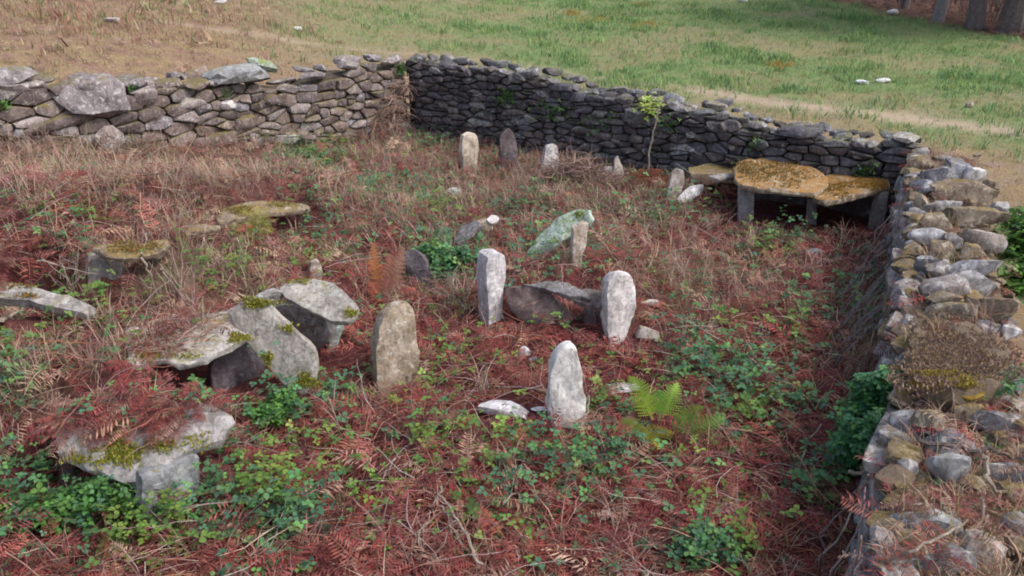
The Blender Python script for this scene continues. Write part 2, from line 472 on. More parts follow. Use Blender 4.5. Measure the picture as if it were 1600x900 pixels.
OUT = outside_m(xs, ys)
PATH = [((1100, 142), (1250, 165), (1420, 185), (1620, 208)), ((250, 32), (380, 50), (480, 68), (640, 84)), ((640, 84), (800, 100), (1000, 130), (1100, 142))]
def path_mask(x, y):
    m = np.zeros(x.shape)
    for k, pl in enumerate(PATH):
        w = [.34, .16, .18][k]; st = [1, .6, .35][k]
        q = [G(*p) for p in pl]
        for a, b in zip(q[:-1], q[1:]):
            ax, ay, bx, by = a.x, a.y, b.x, b.y
            L2 = (bx - ax) ** 2 + (by - ay) ** 2
            t = np.clip(((x - ax) * (bx - ax) + (y - ay) * (by - ay)) / L2, 0, 1)
            d = np.hypot(x - ax - t * (bx - ax), y - ay - t * (by - ay))
            m = np.maximum(m, st * np.exp(-(d / w) ** 2))
    return m
PM = path_mask(xs, ys)
# field zone: x = field(1)/enclosure(0), y = path, z = greenness of the field, w unused
def field_green(x, y):
    d = outside_m(x, y)
    n1 = fbm(x * .8, y * 1.2, .55, 31, 4)
    g = sstep(1.6, 4.6, d) * (0.4 + .6 * sstep(-5, 1, x)) * (.5 + .5 * sstep(.32, .48, n1))
    return g
BANK = (G(1600, 66), G(1290, 2))
def bank_zone(x, y):      # brown bank below the far trees, right
    a, b = BANK
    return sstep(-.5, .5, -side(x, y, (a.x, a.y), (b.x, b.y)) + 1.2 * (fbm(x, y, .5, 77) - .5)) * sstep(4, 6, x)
def dry_slope(x, y):      # red-tan slope beyond the left wall
    return sstep(-2.6, -5.4, x + .25 * (y - 14)) * sstep(24, 18, y)
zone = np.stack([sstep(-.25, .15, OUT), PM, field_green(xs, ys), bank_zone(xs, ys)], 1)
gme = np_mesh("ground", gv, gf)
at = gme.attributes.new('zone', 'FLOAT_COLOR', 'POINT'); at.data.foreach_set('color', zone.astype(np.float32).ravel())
ds = gme.attributes.new('dry', 'FLOAT', 'POINT'); ds.data.foreach_set('value', dry_slope(xs, ys).astype(np.float32))
gg, tt = blade_zone(gv)
at2 = gme.attributes.new('tanz', 'FLOAT', 'POINT'); at2.data.foreach_set('value', (tt * (OUT < .2)).astype(np.float32))

def ground_mat():
    m = bpy.data.materials.new("ground_earth_and_turf"); nt, p, out = nodes(m)
    geo = nt.nodes.new("ShaderNodeNewGeometry"); pos = geo.outputs['Position']
    a = nt.nodes.new("ShaderNodeAttribute"); a.attribute_name = 'zone'
    sp = nt.nodes.new("ShaderNodeSeparateColor"); nt.links.new(a.outputs['Color'], sp.inputs[0])
    t = nt.nodes.new("ShaderNodeAttribute"); t.attribute_name = 'tanz'
    dr = nt.nodes.new("ShaderNodeAttribute"); dr.attribute_name = 'dry'
    nf = noise_tex(nt, pos, 26, 8, .75); nm = noise_tex(nt, pos, 3.0, 6, .7, .5); nb = noise_tex(nt, pos, .7, 5, .65, .6)
    red = ramp(nt, nf, [(.3, (.05, .018, .02, 1)), (.5, (.12, .04, .04, 1)), (.7, (.21, .10, .09, 1))])
    tan = ramp(nt, nf, [(.3, (.09, .06, .04, 1)), (.5, (.20, .145, .10, 1)), (.7, (.33, .26, .18, 1))])
    ins = mix(nt, math_n(nt, 'MULTIPLY', t.outputs['Fac'], .8), red, tan)
    # field: straw turf with pinkish bare patches and greens
    straw = ramp(nt, nf, [(.25, (.16, .115, .06, 1)), (.5, (.30, .225, .125, 1)), (.75, (.44, .35, .21, 1))])
    pink = ramp(nt, nf, [(.25, (.17, .115, .09, 1)), (.5, (.29, .205, .165, 1)), (.75, (.42, .32, .26, 1))])
    fld = mix(nt, ramp(nt, nm, [(.42, g1(0)), (.62, g1(1))]), straw, pink)
    grn = ramp(nt, nf, [(.25, (.09, .145, .06, 1)), (.5, (.17, .25, .10, 1)), (.75, (.28, .37, .16, 1))])
    gm = math_n(nt, 'MULTIPLY', sp.outputs[2], ramp(nt, nm, [(.36, g1(.5)), (.56, g1(1))]))
    fld = mix(nt, gm, fld, grn)
    drc = mix(nt, ramp(nt, nm, [(.4, g1(0)), (.6, g1(1))]), ramp(nt, nf, [(.3, (.16, .09, .07, 1)), (.7, (.36, .24, .19, 1))]), straw)
    fld = mix(nt, dr.outputs['Fac'], fld, drc)
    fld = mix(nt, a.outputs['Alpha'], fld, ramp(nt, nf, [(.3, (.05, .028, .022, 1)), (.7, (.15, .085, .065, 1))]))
    fld = mix(nt, sp.outputs[1], fld, ramp(nt, nf, [(.3, (.33, .25, .18, 1)), (.7, (.52, .42, .32, 1))]))
    nt.links.new(mix(nt, sp.outputs[0], ins, fld), p.inputs['Base Color'])
    p.inputs['Roughness'].default_value = 1; p.inputs['Specular IOR Level'].default_value = .1
    bp = nt.nodes.new("ShaderNodeBump"); bp.inputs['Strength'].default_value = .8; bp.inputs['Distance'].default_value = .05
    nt.links.new(nf, bp.inputs['Height']); nt.links.new(bp.outputs[0], p.inputs['Normal'])
    return m
gme.materials.append(ground_mat())
go = bpy.data.objects.new("ground", gme); COL.objects.link(go); tag(go, kind='structure')

# ------------------------------------------------------------------ stone builders
def nz(v, s, seed):
    return noise.noise(Vector((v[0] * s + seed * 13.7, v[1] * s - seed * 7.1, v[2] * s + seed * 3.3)))

_ico = {}
def ico(sub):
    if sub not in _ico:
        bm = bmesh.new(); bmesh.ops.create_icosphere(bm, subdivisions=sub, radius=1)
        _ico[sub] = ([v.co.copy() for v in bm.verts], [[v.index for v in f.verts] for f in bm.faces]); bm.free()
    return _ico[sub]

def rock_vf(centre, size, yaw=0, pitch=0, roll=0, seed=0, sub=2, box=.55, cuts=7, rough=.10):
    """angular boulder: a boxy blob with random flat cuts; size = full width, depth, height."""
    rs = random.Random(seed * 991 + 5)
    V, F = ico(sub)
    planes = []
    for _ in range(cuts):
        nrm = Vector((rs.gauss(0, 1), rs.gauss(0, 1), rs.gauss(0, 1))).normalized()
        planes.append((nrm, rs.uniform(.66, .9)))
    R = Matrix.Rotation(yaw, 3, 'Z') @ Matrix.Rotation(pitch, 3, 'X') @ Matrix.Rotation(roll, 3, 'Y')
    out = []
    for v in V:
        m = max(abs(v.x), abs(v.y), abs(v.z))
        q = v * (1 + box * (1 / m - 1))
        for nrm, d in planes:
            e = q.dot(nrm) - d
            if e > 0: q = q - nrm * e
        q = q * (1 + rough * nz(v, 1.6, seed) + rough * .5 * nz(v, 4.2, seed + 3))
        q = Vector((q.x * size[0] / 2, q.y * size[1] / 2, q.z * size[2] / 2))
        out.append(R @ q + Vector(centre))
    return out, F

KEEPOUT = []
SOLIDS = []      # (bvh source lists) solids that keep plants off
LITTERED = []
def solid(V, F, littered=False):
    (LITTERED if littered else SOLIDS).append(([Vector(v) for v in V], F))

def rock(name, mat, centre, size, parent=None, keep=True, **kw):
    V, F = rock_vf(centre, size, **kw)
    if keep: solid(V, F)
    return place(name, V, F, mat, parent)

def loose_px(px0, py0, px1, py1, mat, label, cat='stone', name='loose_stone', depth=1.0, sink=.25, group=None, z=None, seed=0, aspect=None, **kw):
    """a stone lying on the ground, filling the pixel box."""
    cxp = (px0 + px1) / 2
    base = G(cxp, py1) if z is None else U(cxp, py1, z)
    d = (base - Vector((0, 0, CAM_H))).dot(Vector((0, CP, -SP)))
    w = (px1 - px0) * d / FPX
    dep = w * .6 * depth
    ap = (py1 - py0) * d / FPX          # apparent height = h*cos + dep*sin
    el = math.atan2(CAM_H - base.z, math.hypot(base.x, base.y))
    h = max(.35 * w * .5, (ap - dep * math.sin(el)) / math.cos(el))
    h = max(h, .02)
    kw.setdefault('yaw', .1 * ((seed % 5) - 2))
    c = base + Vector((base.x, base.y, 0)).normalized() * dep * .5 + Vector((0, 0, h * (.5 - sink * .5)))
    V, F = rock_vf(c, (w * 1.06, dep * 1.1, h * (1 + sink) * 1.08), seed=seed, **kw)
    solid(V, F); KEEPOUT.append((c.x, c.y, w * .5 + .06))
    o = place(name, V, F, mat)
    return tag(o, label, cat, group)

def slab_vf(outline, nrm, thick, seed=0, N_=46, rough=.012, dome=.006, inplane=.02):
    """thick slab: outline = 3-D points of the visible face, extruded away from nrm."""
    nrm = nrm.normalized()
    c = sum(outline, Vector()) / len(outline)
    # resample closed outline
    P = outline + [outline[0]]
    L = [0]
    for a, b in zip(P[:-1], P[1:]): L.append(L[-1] + (b - a).length)
    per = L[-1]
    ring = []
    k = 0
    for i in range(N_):
        t = per * i / N_
        while L[k + 1] < t: k += 1
        f = (t - L[k]) / max(1e-6, L[k + 1] - L[k])
        ring.append(P[k].lerp(P[k + 1], f))
    # light smoothing
    ring = [ring[i] * .8 + ring[i - 1] * .1 + ring[(i + 1) % N_] * .1 for i in range(N_)]
    c = sum(ring, Vector()) / N_
    sz = math.sqrt(sum((p - c).length_squared for p in ring) / N_)
    rings_def = [(.25, dome), (.5, dome * .95), (.74, dome * .8), (.91, dome * .45), (.985, 0), (1.005, -thick * .10), (1.015, -thick * .5), (.995, -thick * .88), (.93, -thick), (.5, -thick)]
    V = [c + nrm * (dome + rough * nz(c, 3, seed))]
    for k_, (sc_, dz) in enumerate(rings_def):
        for i, p in enumerate(ring):
            q = c + (p - c) * sc_
            side_n = (p - c).normalized()
            q = q + nrm * (dz + rough * 1.6 * nz(q, 5, seed) + rough * nz(q, 14, seed + 2))
            if sc_ > .8: q = q + side_n * inplane * (.8 * nz(q, 7, seed + 5) + .5 * nz(q, 25, seed + 7)) * (1 + .5 * (k_ % 2))
            V.append(q)
    V.append(c - nrm * thick)
    F = []
    for i in range(N_): F.append([0, 1 + i, 1 + (i + 1) % N_])
    for r in range(len(rings_def) - 1):
        o = 1 + r * N_
        for i in range(N_):
            j = (i + 1) % N_
            F.append([o + i, o + N_ + i, o + N_ + j, o + j])
    o = 1 + (len(rings_def) - 1) * N_
    last = len(V) - 1
    for i in range(N_): F.append([o + i, last, o + (i + 1) % N_])
    # orientation check
    a, b, d = V[F[0][0]], V[F[0][1]], V[F[0][2]]
    if (b - a).cross(d - a).dot(nrm) < 0: F = [f[::-1] for f in F]
    return V, F

def slab_px(name, outline_px, p3, mat, thick, parent=None, seed=0, littered=False, keep=True, **kw):
    """p3: three (px,py,z) points giving the plane of the visible face."""
    a, b, c = [U(*p) for p in p3]
    n_ = (b - a).cross(c - a).normalized()
    if n_.dot(Vector((0, 0, CAM_H)) - a) < 0: n_ = -n_
    pts3 = [on_plane(x, y, a, n_) for x, y in outline_px]
    V, F = slab_vf(pts3, n_, thick, seed, **kw)
    if keep: solid(V, F, littered)
    return place(name, V, F, mat, parent)

def upright_px(name, outline_px, base_px, yaw, lean, mat, thick, parent=None, seed=0, z=None, sink=.12, keep=True, **kw):
    """standing slab; its face is vertical (+lean) through the ground at base_px; yaw turns it to the right (+) or left."""
    b = G(*base_px) if z is None else U(base_px[0], base_px[1], z)
    view = Vector((b.x, b.y, 0)).normalized()
    nrm = -(Matrix.Rotation(yaw, 3, 'Z') @ view)
    nrm = (nrm + Vector((0, 0, lean))).normalized()
    pts3 = [on_plane(x, y, b, nrm) for x, y in outline_px]
    zmin = min(p.z for p in pts3); zmax = max(p.z for p in pts3)
    zc = zmin + .25 * (zmax - zmin)
    pts3 = [p + Vector((0, 0, -sink * max(0, (zc - p.z) / (zc - zmin + 1e-6)))) for p in pts3]
    V, F = slab_vf(pts3, nrm, thick, seed, **kw)
    if keep: solid(V, F)
    return place(name, V, F, mat, parent)

# ------------------------------------------------------------------ dry stone walls
def clip_poly(poly, nxx, nyy, d):
    out = []
    for i in range(len(poly)):
        a = poly[i]; b = poly[(i + 1) % len(poly)]
        da = a[0] * nxx + a[1] * nyy - d; db = b[0] * nxx + b[1] * nyy - d
        if da <= 0: out.append(a)
        if (da < 0 < db) or (db < 0 < da):
            t = da / (da - db); out.append((a[0] + t * (b[0] - a[0]), a[1] + t * (b[1] - a[1])))
    return out

def cells(L, h0, h1, sw, sh, seed, size_var=lambda s: 1.0):
    """stones on a face: list of polygons in (s, h)."""
    rs = random.Random(seed)
    seeds = []
    h = h0
    while h < h1 + sh:
        s = -sw + rs.uniform(0, sw)
        while s < L + sw:
            k = size_var(s) * rs.choice((.55, .75, 1, 1, 1.25, 1.7))
            s += sw * k * .5
            if rs.random() > .08: seeds.append((s, h + rs.uniform(-.42, .42) * sh))
            if rs.random() < .13: seeds.append((s + rs.uniform(-.3, .3) * sw, h + rs.uniform(-.5, .5) * sh))
            s += sw * k * .5
        h += sh
    asp = sw / sh * .95
    out = []
    for i, (s, hh) in enumerate(seeds):
        poly = [(s - sw * 1.6, (hh - sh * 1.5) * asp), (s + sw * 1.6, (hh - sh * 1.5) * asp), (s + sw * 1.6, (hh + sh * 1.5) * asp), (s - sw * 1.6, (hh + sh * 1.5) * asp)]
        q0 = (s, hh * asp)
        for j, (s2, h2) in enumerate(seeds):
            if i == j or abs(s2 - s) > sw * 3.2 or abs(h2 - hh) > sh * 3: continue
            dx, dy = s2 - q0[0], h2 * asp - q0[1]
            l = math.hypot(dx, dy)
            if l < 1e-5: continue
            dx /= l; dy /= l
            poly = clip_poly(poly, dx, dy, (q0[0] + s2) / 2 * dx + (q0[1] + h2 * asp) / 2 * dy)
            if len(poly) < 3: break
        if len(poly) >= 3:
            out.append([(a, b / asp) for a, b in poly])
    return out

def stone_cell(poly, to3, nrm3, seed, gap=.008, proud=.05, back=.10):
    rs = random.Random(seed)
    cxx = sum(p[0] for p in poly) / len(poly); cyy = sum(p[1] for p in poly) / len(poly)
    # chamfer corners
    q = []
    for i in range(len(poly)):
        a, b, c = poly[i - 1], poly[i], poly[(i + 1) % len(poly)]
        t = rs.uniform(.05, .2)
        q.append((b[0] + (a[0] - b[0]) * t, b[1] + (a[1] - b[1]) * t))
        q.append((b[0] + (c[0] - b[0]) * t, b[1] + (c[1] - b[1]) * t))
    w = max(p[0] for p in q) - min(p[0] for p in q); hh = max(p[1] for p in q) - min(p[1] for p in q)
    if w < .03 or hh < .02: return None
    gx = 1 - 2 * gap / w; gy = 1 - 2 * gap / hh
    q = [(cxx + (x - cxx) * gx + rs.uniform(-.006, .006), cyy + (y - cyy) * gy + rs.uniform(-.005, .005)) for x, y in q]
    ta, tb = rs.uniform(-.22, .22), rs.uniform(-.3, .3)
    pr = proud * rs.uniform(-.3, 1.2)
    rings = [(.90, -back), (1.0, -.008), (.955, .014), (.66, .024)]
    V = []
    for sc_, dz in rings:
        for x, y in q:
            xx = cxx + (x - cxx) * sc_; yy = cyy + (y - cyy) * sc_
            d = dz + (pr + ta * (xx - cxx) + tb * (yy - cyy) + rs.uniform(-.006, .006) if dz > -.05 else 0)
            V.append(to3(xx, yy) + nrm3(xx) * d)
    V.append(to3(cxx, cyy) + nrm3(cxx) * (.026 + pr + rs.uniform(-.01, .01)))
    n_ = len(q); F = []
    for r in range(3):
        for i in range(n_):
            j = (i + 1) % n_
            F.append([r * n_ + i, r * n_ + j, (r + 1) * n_ + j, (r + 1) * n_ + i])
    for i in range(n_): F.append([3 * n_ + i, 3 * n_ + (i + 1) % n_, 4 * n_])
    return V, F

def profile(pairs):
    return lambda s: float(np.interp(s, [p[0] for p in pairs], [p[1] for p in pairs]))

def build_wall(a, b, top, depth, label, mats, core, sw, sh, seed, flip, group_stone='stone', size_var=lambda s: 1.0, limit=262, base_off=.15, skip=None):
    """a->b foot line of the inner face; top(s) absolute height; the wall stands on the outer side."""
    A_, B_ = Vector((a[0], a[1], 0)), Vector((b[0], b[1], 0))
    L = (B_ - A_).length; u = (B_ - A_) / L
    inner = Vector((u.y, -u.x, 0)) * (1 if flip else -1)      # towards the enclosure
    mid = (A_ + B_) / 2
    root = empty("dry_stone_wall", (mid.x, mid.y, float(H(mid.x, mid.y))), label, "wall", "dry stone walls of the enclosure")
    # core
    ns = int(L / .12) + 2
    V = []; rows = 5
    for i in range(ns):
        s = L * i / (ns - 1); t = top(s) - .07
        base = A_ + u * s
        z0 = min(float(H(base.x, base.y)), float(H(base.x - inner.x * depth, base.y - inner.y * depth))) - .3
        jit = lambda k: .03 * noise.noise(Vector((s * 3, k * 5.0, seed)))
        prof = [(-.03, z0), (-.035 + jit(1), t * .5 + z0 * .5), (-.06 + jit(2), t - .03), (-depth * .3, t + jit(3) + .01), (-depth * .7, t + jit(4)), (-depth + jit(5), t - .05), (-depth - .03, z0)]
        for o_, z in prof:
            p = base + inner * o_; V.append(Vector((p.x, p.y, z)))
    k = 7; F = []
    for i in range(ns - 1):
        for r in range(k - 1):
            F.append([i * k + r, i * k + r + 1, (i + 1) * k + r + 1, (i + 1) * k + r])
    F.append(list(range(k))); F.append([(ns - 1) * k + r for r in range(k)][::-1])
    if not flip: F = [f[::-1] for f in F]
    solid(V, F)
    place("earth_core", V, F, core, root)
    zmin = min(float(H((A_ + u * s).x, (A_ + u * s).y)) for s in np.linspace(0, L, 30))
    zmax = max(top(s) for s in np.linspace(0, L, 60))
    polys = cells(L, zmin - .1, zmax, sw, sh, seed, size_var)
    good = []
    for p in polys:
        cs = sum(q[0] for q in p) / len(p); ch = sum(q[1] for q in p) / len(p)
        if cs < 0 or cs > L: continue
        w = A_ + u * cs
        if ch < float(H(w.x, w.y)) - .06 or ch > top(cs) - .02: continue
        if skip and skip(cs, ch): continue
        area = 0
        for i in range(len(p)):
            area += p[i - 1][0] * p[i][1] - p[i][0] * p[i - 1][1]
        px, py, d = project(np.array([[w.x, w.y, ch]]))
        vis = (-40 < px[0] < 1640)
        good.append((abs(area) / d[0] ** 2 + (10 if vis else 0), p))
    good.sort(key=lambda t: -t[0])
    to3 = lambda s, h: Vector((A_.x + u.x * s, A_.y + u.y * s, h))
    nr = lambda s: inner
    restV, restF = [], []
    for i, (_, p) in enumerate(good):
        r = stone_cell(p, to3, nr, seed * 1000 + i)
        if not r: continue
        V, F = r
        a_, b_, c_ = V[F[0][0]], V[F[0][1]], V[F[0][2]]
        if flip: pass
        # outward check with last fan face
        f = F[-1]; nn_ = (V[f[1]] - V[f[0]]).cross(V[f[2]] - V[f[0]])
        if nn_.dot(inner) < 0: F = [g[::-1] for g in F]
        if i < limit:
            m = mats[0] if random.random() < .85 else mats[-1]
            place("stone", V, F, m, root)
        else:
            o = len(restV); restV += V; restF += [[k + o for k in g] for g in F]
    if restV:
        o = place("small_stones", restV, restF, mats[0], root); tag(o, kind='stuff')
    return root, A_, u, inner, L

def coping(root, A_, u, inner, L, top, depth, mats, seed, size=(.22, .2, .11), rows=2, step=.2, s0=0, s1=None, rise=.01, name="coping_stone", prob=1.0):
    rs = random.Random(seed)
    for r in range(rows):
        s = s0 + rs.uniform(0, .1)
        while s < (s1 or L):
            k = rs.uniform(.6, 1.5)
            w = size[0] * k; h = size[2] * rs.uniform(.7, 1.35) * (.75 + .25 * k)
            s += w * .5
            if rs.random() < prob:
                off = -.06 - (depth - .12) * (r + rs.uniform(-.2, .2)) / max(1, rows - 1) if rows > 1 else -.1
                p = A_ + u * s + inner * off
                z = top(s) - .05 + h * .35 + rs.uniform(-.01, .03) + rise
                V, F = rock_vf((p.x, p.y, z), (w * 1.12, size[1] * rs.uniform(.8, 1.3), h), yaw=math.atan2(u.y, u.x) + rs.uniform(-.35, .35), pitch=rs.uniform(-.2, .2), roll=rs.uniform(-.25, .25), seed=seed * 77 + int(s * 100) + r * 7, sub=2 if w > .25 else 1, cuts=9)
                place(name, V, F, rs.choice(mats), root)
            s += w * .5 * step / .2 * .95

# ---- back wall: corner left -> corner right
wbL = math.dist(CORNER_L, CORNER_R)
top_back = profile([(0, 1.17), (.6, 1.12), (1.6, 1.16), (2.3, 1.14), (2.9, 1.02), (3.3, .95), (3.9, .97), (4.4, .92), (4.9, .93), (5.3, .84), (5.9, .80), (6.5, .78), (7.25, .84)])
wb = build_wall(CORNER_L, CORNER_R, top_back, .5,
    "dark lichen-spotted dry stone wall along the back, running from the far corner down to the slab-roofed shelter",
    [M['back_wall'], M['back_top']], M['core_dark'], .225, .088, 41, True, size_var=lambda s: .85 + .35 * (s / 7.2))
coping(*wb, top_back, .5, [M['back_top'], M['back_wall'], M['back_top']], 5, size=(.22, .2, .11), rows=2)
# ---- left wall
wlL = math.dist(CORNER_L, LEFT_END)
top_left = profile([(0, 1.17), (.5, 1.16), (1.5, 1.15), (1.9, 1.05), (2.3, 1.12), (2.7, 1.16), (3.1, 1.26), (3.6, 1.28), (3.9, 1.27), (4.5, 1.40), (5.2, 1.50), (6.0, 1.60), (7.0, 1.68), (9.3, 1.75)])
def big_skip(s, h): return False
wlw = build_wall(CORNER_L, LEFT_END, top_left, .55,
    "warm brown dry stone wall on the left with a big violet boulder lodged in its top",
    [M['left_wall'], M['left_top']], M['core'], .27, .13, 43, False, size_var=lambda s: .75 + .5 * min(1, s / 5.5))
coping(*wlw, top_left, .55, [M['left_wall'], M['left_top'], M['left_top']], 6, size=(.3, .24, .12), rows=2, prob=.75)

def wall_stone_px(root, px0, py0, px1, py1, A_, u, inner, mat, out=.04, depth=.3, seed=1, name="stone", roll=0, **kw):
    """a particular stone set in a wall face, filling a pixel box."""
    p = on_plane((px0 + px1) / 2, (py0 + py1) / 2, A_ + inner * out, inner)
    d = project(np.array([list(p)]))[2][0]
    view = Vector((p.x, p.y, 0)).normalized()
    ca = abs(view.dot(inner))
    w = (px1 - px0) * d / FPX / max(.35, math.sqrt(1 - (1 - ca) ** 2) if ca < .99 else 1)
    h = (py1 - py0) * d / FPX / .97
    c = p - inner * depth * .35
    V, F = rock_vf(c, (w, depth, h), yaw=math.atan2(u.y, u.x), seed=seed, roll=roll, **kw)
    return place(name, V, F, mat, root)
rl, Al, ul, il, Ll = wlw
def lw(a, b, c, d, mat, seed, **kw):
    o = wall_stone_px(rl, a, b, c, d, Al, ul, il, M[mat], seed=seed, **kw); return o
lw(92, 121, 216, 192, 'left_top', 3, out=.16, depth=.55, cuts=8)['label'] = "big violet-grey boulder jutting from the wall top"
lw(-30, 108, 66, 138, 'left_top', 4, out=.06, depth=.5)
lw(178, 120, 238, 140, 'left_top', 5, out=.04, depth=.4)
lw(212, 138, 250, 166, 'left_top', 6, out=.1, depth=.25)
lw(30, 180, 158, 206, 'left_wall', 7, out=.08, depth=.3, roll=.08)
lw(218, 165, 268, 195, 'left_wall', 8, out=.06)
lw(310, 205, 378, 234, 'left_wall', 9, out=.07)
lw(388, 205, 414, 233, 'left_top', 10, out=.08)
lw(345, 158, 374, 172, 'white', 11, out=.1, depth=.15)['label'] = "pale oval stone in the wall face"
lw(440, 196, 500, 226, 'left_wall', 12, out=.05)
lw(365, 180, 412, 206, 'left_wall', 13, out=.06)
lw(270, 152, 330, 172, 'left_top', 14, out=.06)
lw(0, 128, 50, 150, 'left_top', 15, out=.06)
lw(410, 145, 438, 170, 'left_wall', 16, out=.06)
o = lw(333, 105, 440, 131, 'slab', 17, out=.14, depth=.7, cuts=6); o['label'] = "pale flat slab overhanging the wall top"
o = lw(393, 94, 440, 114, 'slab_green', 18, out=-.05, depth=.4, roll=-.3); o['label'] = "blue-grey slab tilted on the wall top"
lw(148, 200, 196, 240, 'left_top', 19, out=.16, depth=.10, roll=.65)['label'] = "flat stone leaning diagonally against the wall foot"
rb, Ab, ub, ib, Lb = wb
def bw(a, b, c, d, mat, seed, **kw):
    return wall_stone_px(rb, a, b, c, d, Ab, ub, ib, M[mat], seed=seed, **kw)
bw(970, 170, 1016, 198, 'back_top', 21, out=.07, depth=.3, roll=.15)
bw(820, 140, 865, 154, 'back_top', 22, out=.06)
bw(785, 112, 820, 132, 'back_top', 23, out=.03)
bw(1120, 190, 1140, 205, 'back_wall', 24, out=.06)
bw(1100, 190, 1140, 206, 'back_wall', 25, out=.06)
bw(1035, 222, 1102, 245, 'back_top', 26, out=.06)
bw(1205, 200, 1280, 218, 'back_wall', 27, out=.03, depth=.4)
o = bw(1100, 160, 1136, 176, 'tan', 28, out=-.05, depth=.2); o['label'] = "cream stone perched on the wall top"
bw(900, 185, 945, 200, 'back_wall', 29, out=.06)
bw(880, 196, 942, 212, 'back_wall', 30, out=.06)
o = bw(1392, 212, 1434, 224, 'slab', 31, out=.0, depth=.35); o['label'] = "pale flat stone capping the corner"
bw(665, 103, 695, 118, 'back_top', 32, out=.04)
for k, (x, y) in enumerate([(655, 130), (742, 148), (790, 165), (752, 181), (860, 222), (990, 215), (1078, 212), (805, 192), (700, 190), (1010, 238), (1145, 232), (1340, 245), (690, 165), (960, 222)]):
    bw(x - 9, y - 6, x + 9, y + 6, 'back_top', 50 + k, out=.06, depth=.12, sub=1)

# ---- right wall
top_right = profile([(0, .62), (.9, .66), (1.6, .74), (2.6, .80), (3.6, .84), (5, .85), (7, .86), (9, .88)])
wr = build_wall(RIGHT_END, CORNER_R, top_right, .66,
    "broad grey stone wall on the right, ruined and mossy, running towards the viewer",
    [M['right_wall'], M['right_mossy']], M['core_tan'], .34, .13, 47, False, skip=lambda s, h: h > top_right(s) - .10)
rr, Ar, ur, ir, Lr = wr
RW = [  # top stones (px box, material)
    (1445, 252, 1478, 300, 'right_wall'), (1477, 246, 1512, 288, 'right_wall'), (1505, 262, 1536, 286, 'pale'), (1462, 288, 1480, 304, 'pale'), (1420, 244, 1450, 268, 'right_mossy'),
    (1470, 282, 1560, 320, 'right_mossy'), (1445, 312, 1500, 336, 'right_wall'), (1482, 322, 1568, 352, 'right_mossy'), (1550, 312, 1572, 335, 'right_wall'), (1432, 333, 1490, 362, 'right_mossy'),
    (1427, 355, 1480, 384, 'pale'), (1474, 362, 1500, 386, 'right_wall'), (1500, 356, 1566, 390, 'right_wall'), (1445, 376, 1495, 408, 'right_mossy'), (1432, 400, 1470, 424, 'right_wall'), (1495, 380, 1540, 408, 'right_mossy'),
    (1448, 408, 1484, 434, 'right_wall'), (1480, 402, 1556, 436, 'right_wall'), (1482, 420, 1552, 460, 'right_wall'), (1446, 432, 1512, 462, 'right_wall'), (1448, 452, 1500, 476, 'right_mossy'),
    (1512, 458, 1578, 500, 'right_mossy'), (1450, 470, 1520, 496, 'right_mossy'), (1524, 500, 1560, 522, 'right_wall'), (1562, 506, 1592, 530, 'pale'),
    (1424, 580, 1482, 626, 'right_wall'), (1490, 628, 1545, 660, 'right_mossy'), (1525, 640, 1600, 676, 'right_wall'), (1455, 698, 1508, 752, 'slab'), (1418, 738, 1462, 766, 'right_mossy'),
    (1540, 718, 1610, 785, 'right_wall'), (1395, 792, 1480, 868, 'slab'), (1412, 850, 1515, 915, 'right_wall'), (1505, 835, 1572, 890, 'left_top'), (1358, 856, 1404, 905, 'right_wall'), (1460, 672, 1500, 695, 'right_wall'),
    (1580, 640, 1625, 690, 'right_mossy'), (1380, 770, 1420, 800, 'right_mossy'), (1430, 640, 1470, 670, 'right_mossy'), (1560, 800, 1620, 850, 'right_wall'), (1470, 770, 1540, 800, 'right_mossy'),
    (1435, 270, 1455, 310, 'right_wall'), (1430, 300, 1450, 330, 'right_mossy'), (1535, 280, 1560, 300, 'right_mossy'),
]
for k, (x0, y0, x1, y1, mt) in enumerate(RW):
    zt = .86 if y0 < 500 else (.80 if y0 < 700 else .68)
    p = U((x0 + x1) / 2, (y0 + y1) / 2, zt + .03)
    d = project(np.array([list(p)]))[2][0]
    w = (x1 - x0) * d / FPX; h = (y1 - y0) * d / FPX
    el = math.atan2(CAM_H - p.z, math.hypot(p.x, p.y))
    hh = min(w, h) * .95
    dep = max(.08, (h - hh * math.cos(el)) / math.sin(el))
    V, F = rock_vf((p.x, p.y, p.z - .01), (w * 1.2, min(dep, w * 1.6) * 1.25, hh * 1.25), yaw=random.uniform(-.35, .35), roll=random.uniform(-.2, .2), pitch=random.uniform(-.15, .15), seed=400 + k, sub=3, cuts=11, box=.75, rough=.14)
    solid(V, F)
    place("stone", V, F, M[mt], rr)
rs = random.Random(3)
for k in range(46):    # irregular edge stones along the inner lip
    s = .8 + (Lr - .8) * k / 46 + rs.uniform(-.05, .05); off = rs.uniform(.01, .11)
    p = Ar + ur * s - ir * off
    w_ = rs.uniform(.12, .26)
    V, F = rock_vf((p.x, p.y, top_right(s) - .07 + rs.uniform(-.03, .03)), (w_, rs.uniform(.14, .22), rs.uniform(.09, .15)), yaw=math.atan2(ur.y, ur.x) + rs.uniform(-.5, .5), pitch=rs.uniform(-.3, .3), roll=rs.uniform(-.3, .3), seed=1500 + k, sub=2, box=.7, cuts=10)
    place("stone", V, F, M[rs.choice(['right_wall', 'right_wall', 'right_mossy', 'core_tan'])], rr)
for k in range(150):   # small infill stones on the wall top
    s = rs.uniform(1.0, Lr); off = rs.uniform(.02, .64)
    p = Ar + ur * s - ir * off
    sz = rs.uniform(.06, .17)
    V, F = rock_vf((p.x, p.y, top_right(s) - .05 + rs.uniform(0, .02)), (sz * 1.4, sz, sz * .7), yaw=rs.uniform(0, 3), seed=700 + k, sub=1)
    place("small_stone", V, F, M[rs.choice(['right_wall', 'right_mossy', 'right_mossy'])], rr)
